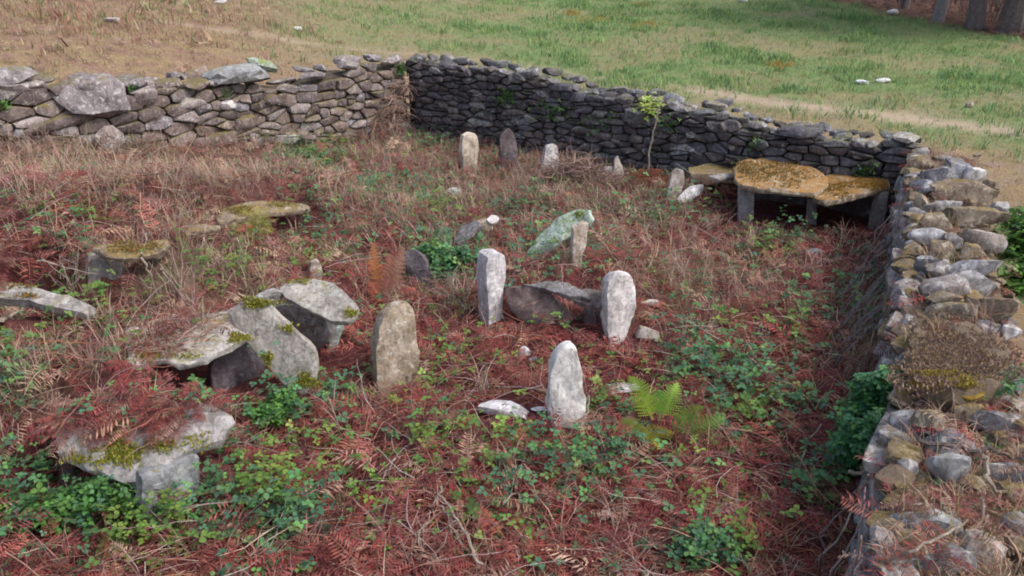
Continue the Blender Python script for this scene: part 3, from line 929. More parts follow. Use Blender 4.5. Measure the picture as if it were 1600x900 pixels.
# earth and moss covered block on the wall in front
slab_px("mossy_turf_block", [(1425, 520), (1470, 505), (1530, 512), (1570, 535), (1590, 570), (1560, 600), (1500, 612), (1440, 590), (1420, 560)],
        [(1430, 560, .93), (1560, 570, .93), (1500, 515, .90)], M['core_tan'], .14, rr, 61, littered=True, rough=.03, inplane=.05)
slab_px("moss_edge", [(1424, 578), (1470, 582), (1510, 600), (1540, 612), (1520, 622), (1470, 606), (1426, 592)],
        [(1430, 586, .945), (1530, 612, .93), (1480, 580, .96)], M['moss_o'], .04, rr, 62, rough=.015)

# ------------------------------------------------------------------ standing stones
sg = "standing stones inside the enclosure"
def standing(outline, base, yaw, lean, mat, thick, label, seed, **kw):
    o = upright_px("standing_stone", outline, base, yaw, lean, M[mat], thick, None, seed, **kw)
    return tag(o, label, "standing stone", sg)
standing([(600, 492), (612, 482), (640, 477), (649, 484), (650, 520), (656, 565), (653, 600), (640, 612), (605, 617), (590, 602), (588, 560), (592, 515)], (620, 613), .35, .10, 'tan', .13,
         "thick tan-faced standing stone with a pale top, left of centre in the red bracken", 71)
standing([(762, 402), (775, 394), (788, 397), (792, 420), (788, 450), (785, 470), (788, 495), (778, 506), (764, 502), (762, 470), (759, 440), (760, 410)], (774, 504), .55, .05, 'white', .17,
         "slim bright white standing stone at the left end of the leaning dark slabs", 72)
standing([(950, 440), (964, 430), (985, 429), (993, 445), (995, 480), (987, 502), (978, 522), (966, 540), (954, 537), (950, 500), (948, 460)], (962, 538), .45, .05, 'white', .13,
         "broad white standing stone narrowing downward, at the right end of the leaning dark slabs", 73)
standing([(880, 546), (893, 540), (901, 544), (909, 575), (915, 625), (914, 650), (906, 672), (862, 668), (857, 622), (862, 580), (870, 557)], (885, 668), .2, .08, 'pale', .14,
         "pointed pale grey standing stone, the nearest one, beside a flat white stone", 74)
standing([(724, 212), (735, 207), (746, 210), (748, 235), (745, 262), (738, 268), (726, 266), (722, 240)], (735, 266), .4, .03, 'slab_warm', .12,
         "pale post stone with an ochre mossy top in front of the back wall, leftmost there", 75)
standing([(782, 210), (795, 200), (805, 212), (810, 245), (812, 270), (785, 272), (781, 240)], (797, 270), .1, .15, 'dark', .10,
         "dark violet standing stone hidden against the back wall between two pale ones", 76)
standing([(853, 228), (866, 225), (872, 230), (873, 250), (870, 275), (850, 278), (848, 262), (851, 240)], (860, 276), .3, .05, 'pale', .10,
         "short white standing stone in front of the back wall beside dead brushwood", 77)
standing([(960, 250), (966, 243), (970, 255), (975, 270), (976, 290), (957, 292), (955, 275), (960, 262)], (965, 291), .2, .1, 'slab_warm', .08,
         "thin pale crooked stone spike left of the orange dead fern", 78)
standing([(1050, 270), (1058, 262), (1068, 268), (1070, 285), (1062, 305), (1052, 320), (1042, 318), (1044, 295)], (1050, 318), .2, .15, 'slab_warm', .09,
         "leaning tan stone right of the orange dead fern", 79)
standing([(488, 412), (496, 407), (503, 413), (504, 428), (500, 437), (486, 436), (485, 422)], (494, 437), .2, .05, 'slab_warm', .08,
         "small pale upright stone behind the topmost tilted slab on the left", 80)

# leaning dark boulder behind bramble
o = upright_px("leaning_stone", [(632, 395), (645, 388), (660, 400), (672, 425), (682, 445), (665, 452), (645, 450), (635, 425)], (660, 450), -.4, .35, M['dark'], .1, None, 81)
tag(o, "leaning violet-brown stone beside the green bramble bush", "stone")

# ------------------------------------------------------------------ centre group of leaning slabs
cg = empty("collapsed_shelter", G(860, 505), "collapsed shelter of dark leaning slabs between the two white standing stones", "stone shelter", "slab shelters")
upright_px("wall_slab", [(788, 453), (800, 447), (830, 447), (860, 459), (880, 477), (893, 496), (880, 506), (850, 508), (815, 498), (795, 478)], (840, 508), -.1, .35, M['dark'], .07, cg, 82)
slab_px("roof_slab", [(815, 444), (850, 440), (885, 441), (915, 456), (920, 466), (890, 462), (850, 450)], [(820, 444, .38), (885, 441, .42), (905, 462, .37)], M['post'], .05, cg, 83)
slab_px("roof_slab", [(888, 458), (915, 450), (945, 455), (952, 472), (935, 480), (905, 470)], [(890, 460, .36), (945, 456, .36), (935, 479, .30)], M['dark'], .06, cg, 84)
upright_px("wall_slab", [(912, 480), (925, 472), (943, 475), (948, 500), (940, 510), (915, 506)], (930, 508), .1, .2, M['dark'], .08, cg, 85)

# tilted slab on a post
tg = empty("slab_on_post", G(905, 420), "blue-green lichened slab tilted against one pale post, in the middle distance", "stone shelter", "slab shelters")
slab_px("roof_slab", [(822, 396), (842, 368), (878, 336), (902, 325), (921, 327), (926, 344), (905, 362), (880, 376), (852, 396)], [(905, 328, .58), (922, 345, .52), (836, 388, .20)], M['slab_green'], .07, tg, 86, rough=.018)
upright_px("support_stone", [(896, 358), (908, 350), (919, 348), (917, 375), (910, 400), (909, 420), (894, 420), (895, 390)], (903, 420), .3, .0, M['slab_warm'], .09, tg, 87)
# small one left of it
tg2 = empty("slab_on_post", G(750, 372), "small grey slab leaning on a stubby block with a pale cap, upper middle", "stone shelter", "slab shelters")
slab_px("roof_slab", [(708, 372), (722, 352), (745, 343), (750, 350), (738, 362), (716, 380)], [(712, 372, .1), (745, 344, .28), (742, 360, .22)], M['post'], .05, tg2, 88)
upright_px("support_stone", [(748, 348), (762, 344), (770, 350), (768, 372), (748, 374)], (757, 373), .2, .05, M['tan'], .1, tg2, 89)
slab_px("cap_stone", [(758, 342), (766, 336), (778, 338), (780, 346), (768, 349)], [(760, 344, .3), (778, 340, .3), (768, 349, .27)], M['pale'], .05, tg2, 90, N_=18)

# ------------------------------------------------------------------ right back shelter
sg_ = empty("stone_shelter", U(1270, 345, 0), "low stone shelter roofed with two orange-lichened slabs against the back wall", "stone shelter", "slab shelters")
slab_px("roof_slab", [(1147, 262), (1160, 250), (1200, 246), (1245, 254), (1288, 268), (1296, 285), (1280, 298), (1240, 299), (1195, 294), (1165, 288), (1150, 282)],
        [(1160, 284, .50), (1270, 296, .48), (1210, 250, .47)], M['roof_orange'], .07, sg_, 91, rough=.014)
slab_px("roof_slab", [(1268, 290), (1290, 272), (1340, 270), (1388, 278), (1390, 292), (1360, 300), (1330, 306), (1290, 314), (1270, 308)],
        [(1275, 308, .42), (1385, 293, .45), (1330, 272, .42)], M['roof_orange'], .07, sg_, 92, rough=.014)
upright_px("support_stone", [(1156, 290), (1179, 292), (1178, 330), (1176, 350), (1156, 350), (1154, 320)], (1166, 349), .2, 0, M['post'], .12, sg_, 93, z=0)
upright_px("support_stone", [(1262, 312), (1276, 312), (1279, 352), (1262, 352)], (1270, 351), .1, 0, M['post'], .1, sg_, 94, z=0)
upright_px("support_stone", [(1366, 302), (1388, 302), (1384, 335), (1376, 358), (1358, 356), (1360, 330)], (1370, 356), -.1, 0, M['post'], .12, sg_, 95, z=0)
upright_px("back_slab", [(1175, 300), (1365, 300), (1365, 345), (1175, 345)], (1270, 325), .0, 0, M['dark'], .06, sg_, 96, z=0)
o = slab_px("thin_slab", [(1106, 276), (1125, 270), (1150, 271), (1150, 277), (1125, 281)], [(1110, 277, .35), (1150, 275, .35), (1130, 270, .35)], M['post'], .03, None, 97, N_=18)
tag(o, "thin grey flat stone sticking out left of the orange-lichened roof", "stone")
o = slab_px("white_slab", [(1058, 312), (1070, 298), (1085, 289), (1101, 287), (1098, 302), (1080, 312), (1066, 317)], [(1062, 314, .08), (1100, 289, .22), (1096, 304, .12)], M['white'], .05, None, 98, N_=20)
tag(o, "white slanting slab lying left of the orange-roofed shelter", "stone")
o = slab_px("mossy_bench_stone", [(1075, 262), (1110, 254), (1150, 262), (1152, 270), (1110, 272), (1078, 272)], [(1080, 270, .28), (1150, 268, .28), (1110, 256, .3)], M['right_mossy'], .15, None, 99, N_=22)
tag(o, "ochre mossy block at the foot of the back wall left of the orange roof", "stone")

# ------------------------------------------------------------------ left shelters
ag = empty("stone_shelter", G(200, 790), "nearest stone shelter on the left, its roof slab patched with yellow moss", "stone shelter", "slab shelters")
slab_px("roof_slab", [(86, 682), (93, 712), (125, 728), (170, 743), (210, 748), (242, 738), (278, 715), (305, 700), (345, 690), (366, 658), (345, 640), (300, 628), (200, 620), (120, 632), (82, 662)],
        [(100, 712, .36), (300, 700, .36), (220, 630, .54)], M['slab_moss'], .075, ag, 101, littered=True, N_=46, rough=.02, inplane=.03)
upright_px("support_stone", [(222, 745), (262, 728), (305, 708), (313, 715), (312, 760), (300, 785), (262, 800), (225, 808), (219, 775)], (262, 800), .25, .05, M['slab'], .1, ag, 102)
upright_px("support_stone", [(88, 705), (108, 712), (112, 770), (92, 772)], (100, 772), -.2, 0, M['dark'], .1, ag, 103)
rock("rubble_stone", M['tan'], U(195, 772, .1) + Vector((0, .12, 0)), (.09, .09, .09), ag, seed=104)

bg = empty("stone_shelter", G(350, 620), "deep dark shelter with bracken-covered curved roof slab, second from the front on the left", "stone shelter", "slab shelters")
slab_px("roof_slab", [(195, 548), (205, 570), (245, 562), (290, 566), (332, 552), (372, 532), (400, 515), (400, 498), (360, 487), (300, 487), (240, 500), (200, 520)],
        [(290, 562, .47), (372, 530, .47), (300, 490, .55)], M['slab_moss'], .06, bg, 105, littered=True, N_=40, rough=.018, inplane=.03)
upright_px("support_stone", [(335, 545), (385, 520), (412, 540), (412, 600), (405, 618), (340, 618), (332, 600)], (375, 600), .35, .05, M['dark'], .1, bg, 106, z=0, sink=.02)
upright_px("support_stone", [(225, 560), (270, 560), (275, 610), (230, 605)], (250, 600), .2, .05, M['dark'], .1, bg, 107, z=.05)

kg = empty("collapsed_shelter", G(480, 620), "collapsed shelter with a long pale slab sliding down and another tilted slab above it", "stone shelter", "slab shelters")
o = slab_px("fallen_slab", [(353, 486), (376, 472), (402, 465), (418, 474), (434, 491), (460, 517), (489, 541), (496, 574), (490, 598), (474, 617), (455, 613), (430, 586), (404, 555), (376, 522), (358, 497)],
        [(360, 487, .60), (430, 478, .68), (470, 614, .14)], M['slab'], .05, kg, 108, N_=52, rough=.006, inplane=.012)
o['label'] = "long pale slab sliding down to the right"
slab_px("roof_slab", [(435, 450), (457, 438), (488, 435), (519, 440), (541, 459), (560, 478), (555, 494), (544, 503), (519, 502), (497, 490), (473, 479), (445, 464)],
        [(440, 454, .58), (495, 436, .66), (546, 500, .52)], M['slab'], .055, kg, 109, N_=44, rough=.007, inplane=.014)['label'] = "grey slab tilted on top of the heap"
slab_px("wall_slab", [(431, 480), (448, 473), (478, 480), (502, 497), (516, 520), (512, 538), (490, 548), (465, 535), (440, 512)],
        [(440, 480, .46), (500, 500, .40), (492, 545, .10)], M['post'], .08, kg, 110, keep=True)
slab_px("wall_slab", [(400, 468), (425, 456), (445, 458), (440, 474), (420, 474)], [(405, 468, .55), (440, 458, .56), (430, 474, .48)], M['slab'], .06, kg, 111, N_=20)
upright_px("support_stone", [(528, 503), (541, 505), (532, 525), (520, 550), (507, 551), (515, 528)], (514, 550), .3, .0, M['slab_green'], .06, kg, 112, N_=20)

gg_ = empty("stone_shelter", G(20, 515), "half-overgrown shelter at the left edge, grey roof slab over a dark opening", "stone shelter", "slab shelters")
slab_px("roof_slab", [(-60, 450), (0, 442), (40, 446), (92, 457), (152, 479), (140, 490), (95, 482), (50, 472), (0, 465), (-60, 468)],
        [(-50, 465, .78), (120, 484, .70), (40, 446, .80)], M['slab'], .07, gg_, 113, N_=36, rough=.014)
upright_px("support_stone", [(-40, 460), (-5, 465), (-8, 520), (-40, 520)], (-20, 520), 0, 0, M['dark'], .1, gg_, 114)

hg = empty("stone_shelter", G(165, 475), "overgrown shelter with a light upright stone, on the bank behind the left slabs", "stone shelter", "slab shelters")
upright_px("support_stone", [(138, 400), (160, 396), (186, 397), (192, 420), (188, 445), (192, 475), (150, 478), (136, 450)], (165, 476), .1, .05, M['post'], .1, hg, 115, z=.44)
slab_px("roof_slab", [(142, 388), (165, 382), (215, 384), (262, 372), (268, 382), (250, 398), (210, 402), (165, 400)], [(150, 394, .92), (255, 388, .86), (210, 376, .92)], M['right_mossy'], .05, hg, 116, N_=34, littered=False)
slab_px("roof_slab", [(286, 362), (310, 352), (345, 350), (347, 357), (315, 367), (290, 368)], [(292, 366, .76), (345, 354, .72), (320, 351, .76)], M['right_mossy'], .035, hg, 117, N_=24)

ig = empty("stone_shelter", G(410, 355), "thin mossy slab bridging a dark gap below the left wall, above the yellow-green clump", "stone shelter", "slab shelters")
slab_px("roof_slab", [(336, 336), (355, 322), (390, 315), (440, 313), (484, 320), (488, 328), (450, 331), (400, 334), (365, 342), (345, 350)],
        [(345, 346, .66), (480, 327, .52), (420, 314, .62)], M['right_mossy'], .05, ig, 118, N_=38, rough=.012)
upright_px("support_stone", [(358, 340), (385, 334), (388, 362), (360, 368)], (374, 366), 0, 0, M['post'], .08, ig, 119, z=.38)

# ------------------------------------------------------------------ loose stones
LS = [
    (745, 622, 832, 656, 'white', "flat jagged white stone lying left of the pointed standing stone", .5),
    (828, 634, 858, 646, 'white', "small white chip tight against the foot of the pointed standing stone", .8),
    (808, 540, 829, 557, 'white', "small white stone below the leaning dark slabs", .8),
    (826, 556, 842, 566, 'post', "dull grey pebble just behind the small white stone", .8),
    (944, 598, 1002, 616, 'pale', "low pale stone peeping out behind the green fern", .7),
    (934, 796, 954, 813, 'white', "lone round white cobble near the bottom edge", .9),
    (987, 505, 1028, 536, 'slab_warm', "cream lumpy rock right of the broad white standing stone", .9),
    (196, 508, 222, 526, 'white', "white pebble on the bracken mat, leftmost of three", .8),
    (228, 514, 252, 526, 'pale', "long pale pebble on the bracken mat, middle of three", .7),
    (256, 502, 280, 515, 'slab_warm', "cream pebble on the bracken mat, rightmost of three", .8),
    (693, 291, 724, 306, 'pale', "pale stone half sunk below the leftmost back post stone", .8),
    (936, 258, 962, 284, 'post', "grey slanting stone left of the thin crooked spike", .8),
    (1000, 466, 1032, 482, 'slab_warm', "pinkish thin stone right of the broad white standing stone", .5),
    (1255, 385, 1292, 402, 'post', "grey flat stone in front of the orange-roofed shelter", .8),
    (288, 514, 304, 523, 'slab_warm', "tiny cream pebble beside the deep shelter roof", .8),
    (540, 195, 572, 212, 'pale', "pale stone at the foot of the brown wall near the corner", .7),
]
for k, (a, b, c, d, mt, lab, dp) in enumerate(LS):
    loose_px(a, b, c, d, M[mt], lab, seed=200 + k, depth=dp, cuts=9, sub=2)
FS = [(1385, 14, 1403, 24, "white rock far up the field near the dark trees"), (1336, 124, 1356, 133, "white stone on the track side, left of a pair"), (1368, 121, 1390, 130, "white stone on the track side, right of a pair"),
      (1507, 158, 1520, 169, "tan stone in the field right of the white pair"), (460, 41, 472, 48, "white stone by the faint path at upper left"), (164, 26, 188, 36, "pale rock on the dry slope at upper left"),
      (1152, -3, 1168, 4, "white stone at the top edge of the field, upper right"), (335, 0, 356, 7, "white stone at the top edge, upper left")]
for k, (a, b, c, d, lab) in enumerate(FS):
    loose_px(a, b, c, d, M['white'] if k != 3 else M['tan'], lab, name="field_stone", seed=260 + k, depth=.9, sub=2, sink=0)

for (kx_, ky_, kr_) in ((20, 508, .22), (50, 500, .15), (300, 600, .30), (340, 615, .30), (290, 640, .2), (400, 620, .15), (835, 398, .12), (150, 762, .1), (230, 415, .12), (430, 345, .12), (335, 395, .1), (1030, 650, .17), (1005, 680, .16), (1060, 672, .17), (1090, 665, .12), (1025, 690, .14), (800, 645, .1)):
    g_ = G(kx_, ky_); KEEPOUT.append((g_.x, g_.y, kr_))
for (kx_, ky_) in ((620, 613), (774, 504), (962, 538), (885, 668)):
    g_ = G(kx_, ky_); KEEPOUT.append((g_.x, g_.y, .17))
# ------------------------------------------------------------------ scattering plants
def bvh_of(lst):
    V, F = [], []
    for v, f in lst:
        o = len(V); V += v; F += [[k + o for k in g] for g in f]
    return BVHTree.FromPolygons(V, F)
BV_S = bvh_of(SOLIDS); BV_L = bvh_of(LITTERED)

def surface(P, allow_slab=False):
    """drop points onto the ground; reject those on stones; optionally lift onto littered slabs. returns z, keep"""
    z = H(P[:, 0], P[:, 1]); keep = np.ones(len(P), bool); on = np.zeros(len(P), bool)
    dn = Vector((0, 0, -1))
    for i in range(len(P)):
        zi = z[i]
        h = BV_S.ray_cast(Vector((P[i, 0], P[i, 1], 4)), dn)
        if h[0] is not None and h[0].z > zi - .03: keep[i] = False; continue
        h = BV_L.ray_cast(Vector((P[i, 0], P[i, 1], 4)), dn)
        if h[0] is not None and h[0].z > zi:
            if allow_slab: z[i] = h[0].z; on[i] = True
            else: keep[i] = False
    for (kx, ky, kr) in KEEPOUT: keep &= on | (np.hypot(P[:, 0] - kx, P[:, 1] - ky) > kr)
    return z, keep, on

def polar(nn, r0, r1, p, th=42):
    """points in a fan from the camera's foot; p = falloff power (0 uniform)."""
    q = 2 - p; u_ = RNG.random(nn)
    r = (r0 ** q + u_ * (r1 ** q - r0 ** q)) ** (1 / q)
    t = np.radians(RNG.uniform(-th, th, nn))
    return np.stack([r * np.sin(t), r * np.cos(t)], 1)

def rotmats(yaw, tilt, az):
    """rotate by yaw about z, then lean by tilt towards azimuth az."""
    n_ = len(yaw)
    cy, sy = np.cos(yaw), np.sin(yaw)
    Rz = np.zeros((n_, 3, 3)); Rz[:, 0, 0] = cy; Rz[:, 0, 1] = -sy; Rz[:, 1, 0] = sy; Rz[:, 1, 1] = cy; Rz[:, 2, 2] = 1
    kx, ky = -np.sin(az), np.cos(az); c, s = np.cos(tilt), np.sin(tilt); C = 1 - c
    R = np.zeros((n_, 3, 3))
    R[:, 0, 0] = c + kx * kx * C; R[:, 0, 1] = kx * ky * C; R[:, 0, 2] = ky * s
    R[:, 1, 0] = kx * ky * C; R[:, 1, 1] = c + ky * ky * C; R[:, 1, 2] = -kx * s
    R[:, 2, 0] = -ky * s; R[:, 2, 1] = kx * s; R[:, 2, 2] = c
    return R @ Rz

class Batch:
    def __init__(s): s.V = []; s.F = []; s.C = []; s.n = 0
    def add(s, tv, tf, pos, R, scale, col, vcol=None):
        n_ = len(pos)
        if n_ == 0: return
        tv = np.asarray(tv, float); tf = np.asarray(tf, int)
        if scale.ndim == 1: scale = scale[:, None]
        W = np.einsum('nij,nkj->nki', R, tv[None] * scale[:, None, :]) + pos[:, None]
        k = len(tv)
        s.V.append(W.reshape(-1, 3))
        s.F.append((tf[None] + (np.arange(n_) * k)[:, None, None] + s.n).reshape(-1, 3))
        c = np.repeat(col, k, 0)
        if vcol is not None: c = c * np.tile(vcol[:, None], (n_, 1))
        s.C.append(c); s.n += n_ * k
    def build(s, name, mat, parent=None, **kw):
        me = np_mesh(name, np.concatenate(s.V), np.concatenate(s.F))
        add_color(me, 'tint', np.concatenate(s.C))
        me.materials.append(mat)
        o = bpy.data.objects.new(name, me); COL.objects.link(o)
        if parent: o.parent = parent; o.matrix_parent_inverse = Matrix.Translation(-Vector(parent.location))
        return tag(o, **kw)

def palette(cols, nn, jit=.18, w=None):
    c = np.array(cols)[RNG.choice(len(cols), nn, p=w)]
    return np.clip(c * (1 + RNG.normal(0, jit, (nn, 1))) * (1 + RNG.normal(0, .05, (nn, 3))), .004, .95)

# templates ---------------------------------------------------------------
def t_frond(npn=9, droop=.5, curl=.25, seed=0, w=.011):
    """fern frond 1 unit long along +x: a rachis strip and tapering leaflets both sides."""
    r = random.Random(seed); V = []; F = []
    pt = lambda t: Vector((t, .06 * math.sin(t * 3 + seed), droop * (t - t * t * 1.25)))
    seg = 5
    for i in range(seg + 1):
        t = i / seg; p = pt(t); ww = w * (1 - .7 * t)
        V += [p + Vector((0, ww, 0)), p - Vector((0, ww, 0))]
    for i in range(seg):
        a = i * 2; F += [(a, a + 1, a + 2), (a + 1, a + 3, a + 2)]
    for i in range(npn):
        t = .22 + .76 * i / (npn - 1)
        L = .27 * math.sin(math.pi * (.18 + .82 * (1 - t)) * .92) + .02
        for sd in (-1, 1):
            if r.random() < .07: continue
            p = pt(t); ll = L * r.uniform(.7, 1.15)
            d = Vector((.35 + r.uniform(-.15, .15), sd * 1.0, -curl * r.uniform(-.4, 1.6))).normalized() * ll
            o = len(V); hw = .017 + .006 * (1 - t)
            q = p + d * .55 + Vector((0, 0, r.uniform(-.02, .03)))
            V += [p, q + Vector((hw, 0, .01)), q - Vector((hw, 0, -.01)), p + d]
            F += [(o, o + 1, o + 2), (o + 1, o + 3, o + 2)]
    return np.array(V), np.array(F)

def t_leaf3(seed=0):
    """bramble leaf: three (or five) folded ovate leaflets."""
    r = random.Random(seed); V = []; F = []
    for k, a in enumerate((0, 1.35, -1.35)):
        c, s_ = math.cos(a), math.sin(a); st = .18 if k == 0 else .08
        L = .62 if k == 0 else .52; W = .23
        f = r.uniform(.03, .10)
        pr = [(st, 0, 0), (st + L * .22, W * .8, f), (st + L * .55, W, f), (st + L * .85, W * .5, f * .6), (st + L, 0, -.05), (st + L * .85, -W * .5, f * .6), (st + L * .55, -W, f), (st + L * .22, -W * .8, f), (st + L * .5, 0, .0)]
        o = len(V)
        tw = r.uniform(-.12, .12)
        for x, y, z in pr: V.append((x * c - y * s_, x * s_ + y * c, z + tw * y + .05 * x))
        for i in range(8): F.append((o + i, o + (i + 1) % 8, o + 8)[::-1] if False else (o + (i + 1) % 8, o + 8, o + i))
    return np.array(V), np.array(F)

def t_blade(seg=3, w=.04, bend=.5):
    V = []; F = []
    for i in range(seg):
        t = i / seg; ww = w * (1 - .6 * t)
        V += [(bend * t * t, ww, t), (bend * t * t, -ww, t)]
    V.append((bend, 0, 1 - .12 * bend))
    for i in range(seg - 1):
        a = i * 2; F += [(a, a + 1, a + 2), (a + 1, a + 3, a + 2)]
    a = (seg - 1) * 2; F.append((a, a + 1, a + 2))
    return np.array(V), np.array(F)

def t_tuft(nb, w, bend, spread, seed=0, seg=2, hvar=.5):
    r = random.Random(seed); V = []; F = []
    for k in range(nb):
        v, f = t_blade(seg, w, bend * r.uniform(.3, 1.5))
        a = r.uniform(0, 6.28); h = r.uniform(1 - hvar, 1)
        c, s_ = math.cos(a), math.sin(a)
        o = len(V); ox, oy = r.gauss(0, spread), r.gauss(0, spread)
        for x, y, z in v * h: V.append((x * c - y * s_ + ox, x * s_ + y * c + oy, z))
        F += [tuple(q + o for q in g) for g in f]
    return np.array(V), np.array(F)

def t_stem(seg=3, rad=.012, bow=.1, seed=0):
    """three-sided twig 1 unit long along +x."""
    r = random.Random(seed); V = []; F = []
    ph = r.uniform(0, 6)
    for i in range(seg + 1):
        t = i / seg; c = Vector((t, bow * math.sin(t * 3.1) + .03 * math.sin(9 * t + ph), bow * .6 * math.sin(t * 4 + ph)))
        rr_ = rad * (1 - .55 * t)
        for k in range(3):
            a = k * 2.094; V.append(c + Vector((0, rr_ * math.cos(a), rr_ * math.sin(a))))
    for i in range(seg):
        for k in range(3):
            a = i * 3 + k; b = i * 3 + (k + 1) % 3
            F += [(a, b, a + 3), (b, b + 3, a + 3)]
    return np.array(V), np.array(F)

RED = [(.215, .048, .045), (.28, .072, .062), (.14, .036, .042), (.31, .11, .09), (.23, .085, .08), (.35, .20, .15)]
TANC = [(.42, .31, .22), (.33, .24, .19), (.50, .40, .29), (.28, .17, .15), (.37, .25, .22), (.27, .27, .15)]
GRN = [(.085, .20, .085), (.075, .17, .095), (.115, .26, .085), (.065, .15, .09), (.17, .31, .09)]
GRNY = [(.20, .28, .05), (.15, .26, .05), (.26, .32, .07)]
GREY = [(.36, .31, .29), (.27, .21, .20), (.45, .39, .35), (.33, .22, .19)]

def inside_pts(nn, p=1.2, r0=1.9, r1=13.2):
    P = polar(nn, r0, r1, p)
    o = outside_m(P[:, 0], P[:, 1])
    return P[o < -.02]

def slab_ok(P, z, on):
    """bracken mats lie on the back of the littered roof slabs only."""
    px, py, d = project(np.stack([P[:, 0], P[:, 1], z], 1))
    front = ((px < 420) & (py > 686 - .03 * (px - 90)) & (py > 600)) | ((px > 330) & (px < 420) & (py < 600) & (py > 505)) | ((px < 420) & (px > 285) & (py < 600) & (py > 538)) | ((px > 300) & (px < 420) & (py > 650))
    return ~(on & front)

# 1. dead bracken mat ------------------------------------------------------
P = inside_pts(15500, 1.25)
z, keep, on = surface(P, True)
keep &= slab_ok(P, z, on)
P3 = np.concatenate([P, z[:, None]], 1)[keep]
g, t = blade_zone(P3)
w_ = np.clip(1 - .35 * g - .55 * t, .12, 1) * np.clip(.55 + .9 * fbm(P3[:, 0], P3[:, 1], 1.3, 55), .4, 1.2)
P3 = P3[RNG.random(len(P3)) < w_]
b = Batch()
kinds = [t_frond(13, .5, .6, s) for s in range(4)]
idx = RNG.integers(0, 4, len(P3))
gr, tr = blade_zone(P3)
col = palette(RED, len(P3), .22, [.26, .24, .16, .16, .11, .07])
tl = RNG.random(len(P3)) < (.10 + .45 * tr + .15 * sstep(5.5, 9, P3[:, 1]))
col[tl] = palette([(.36, .22, .16), (.40, .28, .21), (.30, .17, .13)], tl.sum())
for k in range(4):
    m = idx == k; n_ = m.sum()
    q = P3[m].copy(); q[:, 2] += RNG.uniform(0, .07, n_)
    R = rotmats(RNG.uniform(0, 6.28, n_), np.abs(RNG.normal(0, .45, n_)), RNG.uniform(0, 6.28, n_))
    b.add(*kinds[k], q, R, RNG.uniform(.12, .32, n_), col[m])
print("bracken", b.n)
b.build("dead_bracken", M['litter'], label="mat of dead red-brown bracken fronds covering the enclosure floor", cat="dead bracken", kind='stuff')

# 2. stems and twigs -------------------------------------------------------
P = inside_pts(30000, 1.25)
z, keep, on = surface(P, True); keep &= slab_ok(P, z, on)
P3 = np.concatenate([P, z[:, None]], 1)[keep]
b = Batch(); st = [t_stem(3, .010, .10, s) for s in range(3)]
idx = RNG.integers(0, 3, len(P3))
gr, tr = blade_zone(P3)
col = palette([(.30, .11, .08), (.38, .17, .13), (.22, .08, .07), (.45, .28, .22), (.5, .4, .33), (.42, .17, .09)], len(P3), .2, [.28, .24, .18, .14, .08, .08])
for k in range(3):
    m = idx == k; n_ = m.sum()
    q = P3[m].copy(); q[:, 2] += RNG.uniform(.01, .10, n_)
    R = rotmats(RNG.uniform(0, 6.28, n_), np.abs(RNG.normal(0, .25, n_)), RNG.uniform(0, 6.28, n_))
    L = RNG.uniform(.06, .30, n_) * RNG.choice([1, 1, 1, 1.6], n_)
    b.add(*st[k], q, R, np.stack([L, np.clip(L, .2, .35), np.clip(L, .2, .35)], 1), col[m])
b.build("bracken_stems", M['litter'], label="tangle of thin red-brown dead stems lying over the bracken mat", cat="dead stems", kind='stuff')

# pale thin twigs, fewer and longer
P = inside_pts(1300, 1.2)
z, keep, on = surface(P, True); keep &= slab_ok(P, z, on)
P3 = np.concatenate([P, z[:, None]], 1)[keep]
b = Batch()
for k in range(3):
    q = P3[k::3].copy(); n_ = len(q); q[:, 2] += RNG.uniform(.03, .12, n_)
    R = rotmats(RNG.uniform(0, 6.28, n_), np.abs(RNG.normal(0, .35, n_)), RNG.uniform(0, 6.28, n_))
    L = RNG.uniform(.2, .55, n_)
    b.add(*t_stem(5, .009, .12, 20 + k), q, R, np.stack([L, np.full(n_, .35), np.full(n_, .35)], 1), palette(GREY, n_))
b.build("pale_twigs", M['wood'], label="scattered pale dry twigs on the enclosure floor", cat="twigs", kind='stuff')

# thick bracken mat lying on the two nearest roof slabs
P = []
for (x0, x1, y0, y1, z0, nn) in ((95, 345, 622, 690, .50, 700), (195, 395, 486, 548, .53, 520), (60, 200, 600, 680, .5, 120)):
    for _ in range(nn):
        g_ = U(random.uniform(x0, x1), random.uniform(y0, y1), z0); P.append((g_.x, g_.y))
P = np.array(P); z, keep, on = surface(P, True); keep &= slab_ok(P, z, on) & on
P3 = np.concatenate([P, z[:, None]], 1)[keep]; n_ = len(P3); h_ = n_ // 2
b = Batch()
q = P3.copy(); q[:, 2] += RNG.uniform(.005, .05, n_)
b.add(*kinds[0], q[:h_], rotmats(RNG.uniform(0, 6.28, h_), np.abs(RNG.normal(0, .2, h_)), RNG.uniform(0, 6.28, h_)), RNG.uniform(.10, .2, h_), palette(RED, h_))
h2_ = n_ - h_; L = RNG.uniform(.08, .3, h2_)
b.add(*st[0], q[h_:], rotmats(RNG.uniform(0, 6.28, h2_), np.abs(RNG.normal(0, .12, h2_)), RNG.uniform(0, 6.28, h2_)), np.stack([L, np.full(h2_, .3), np.full(h2_, .3)], 1), palette([(.36, .16, .13), (.45, .30, .25), (.26, .10, .09)], h2_))
b.build("roof_bracken", M['litter'], label="mats of dead bracken lying on the backs of the nearest shelter roofs", cat="dead bracken", kind='stuff')

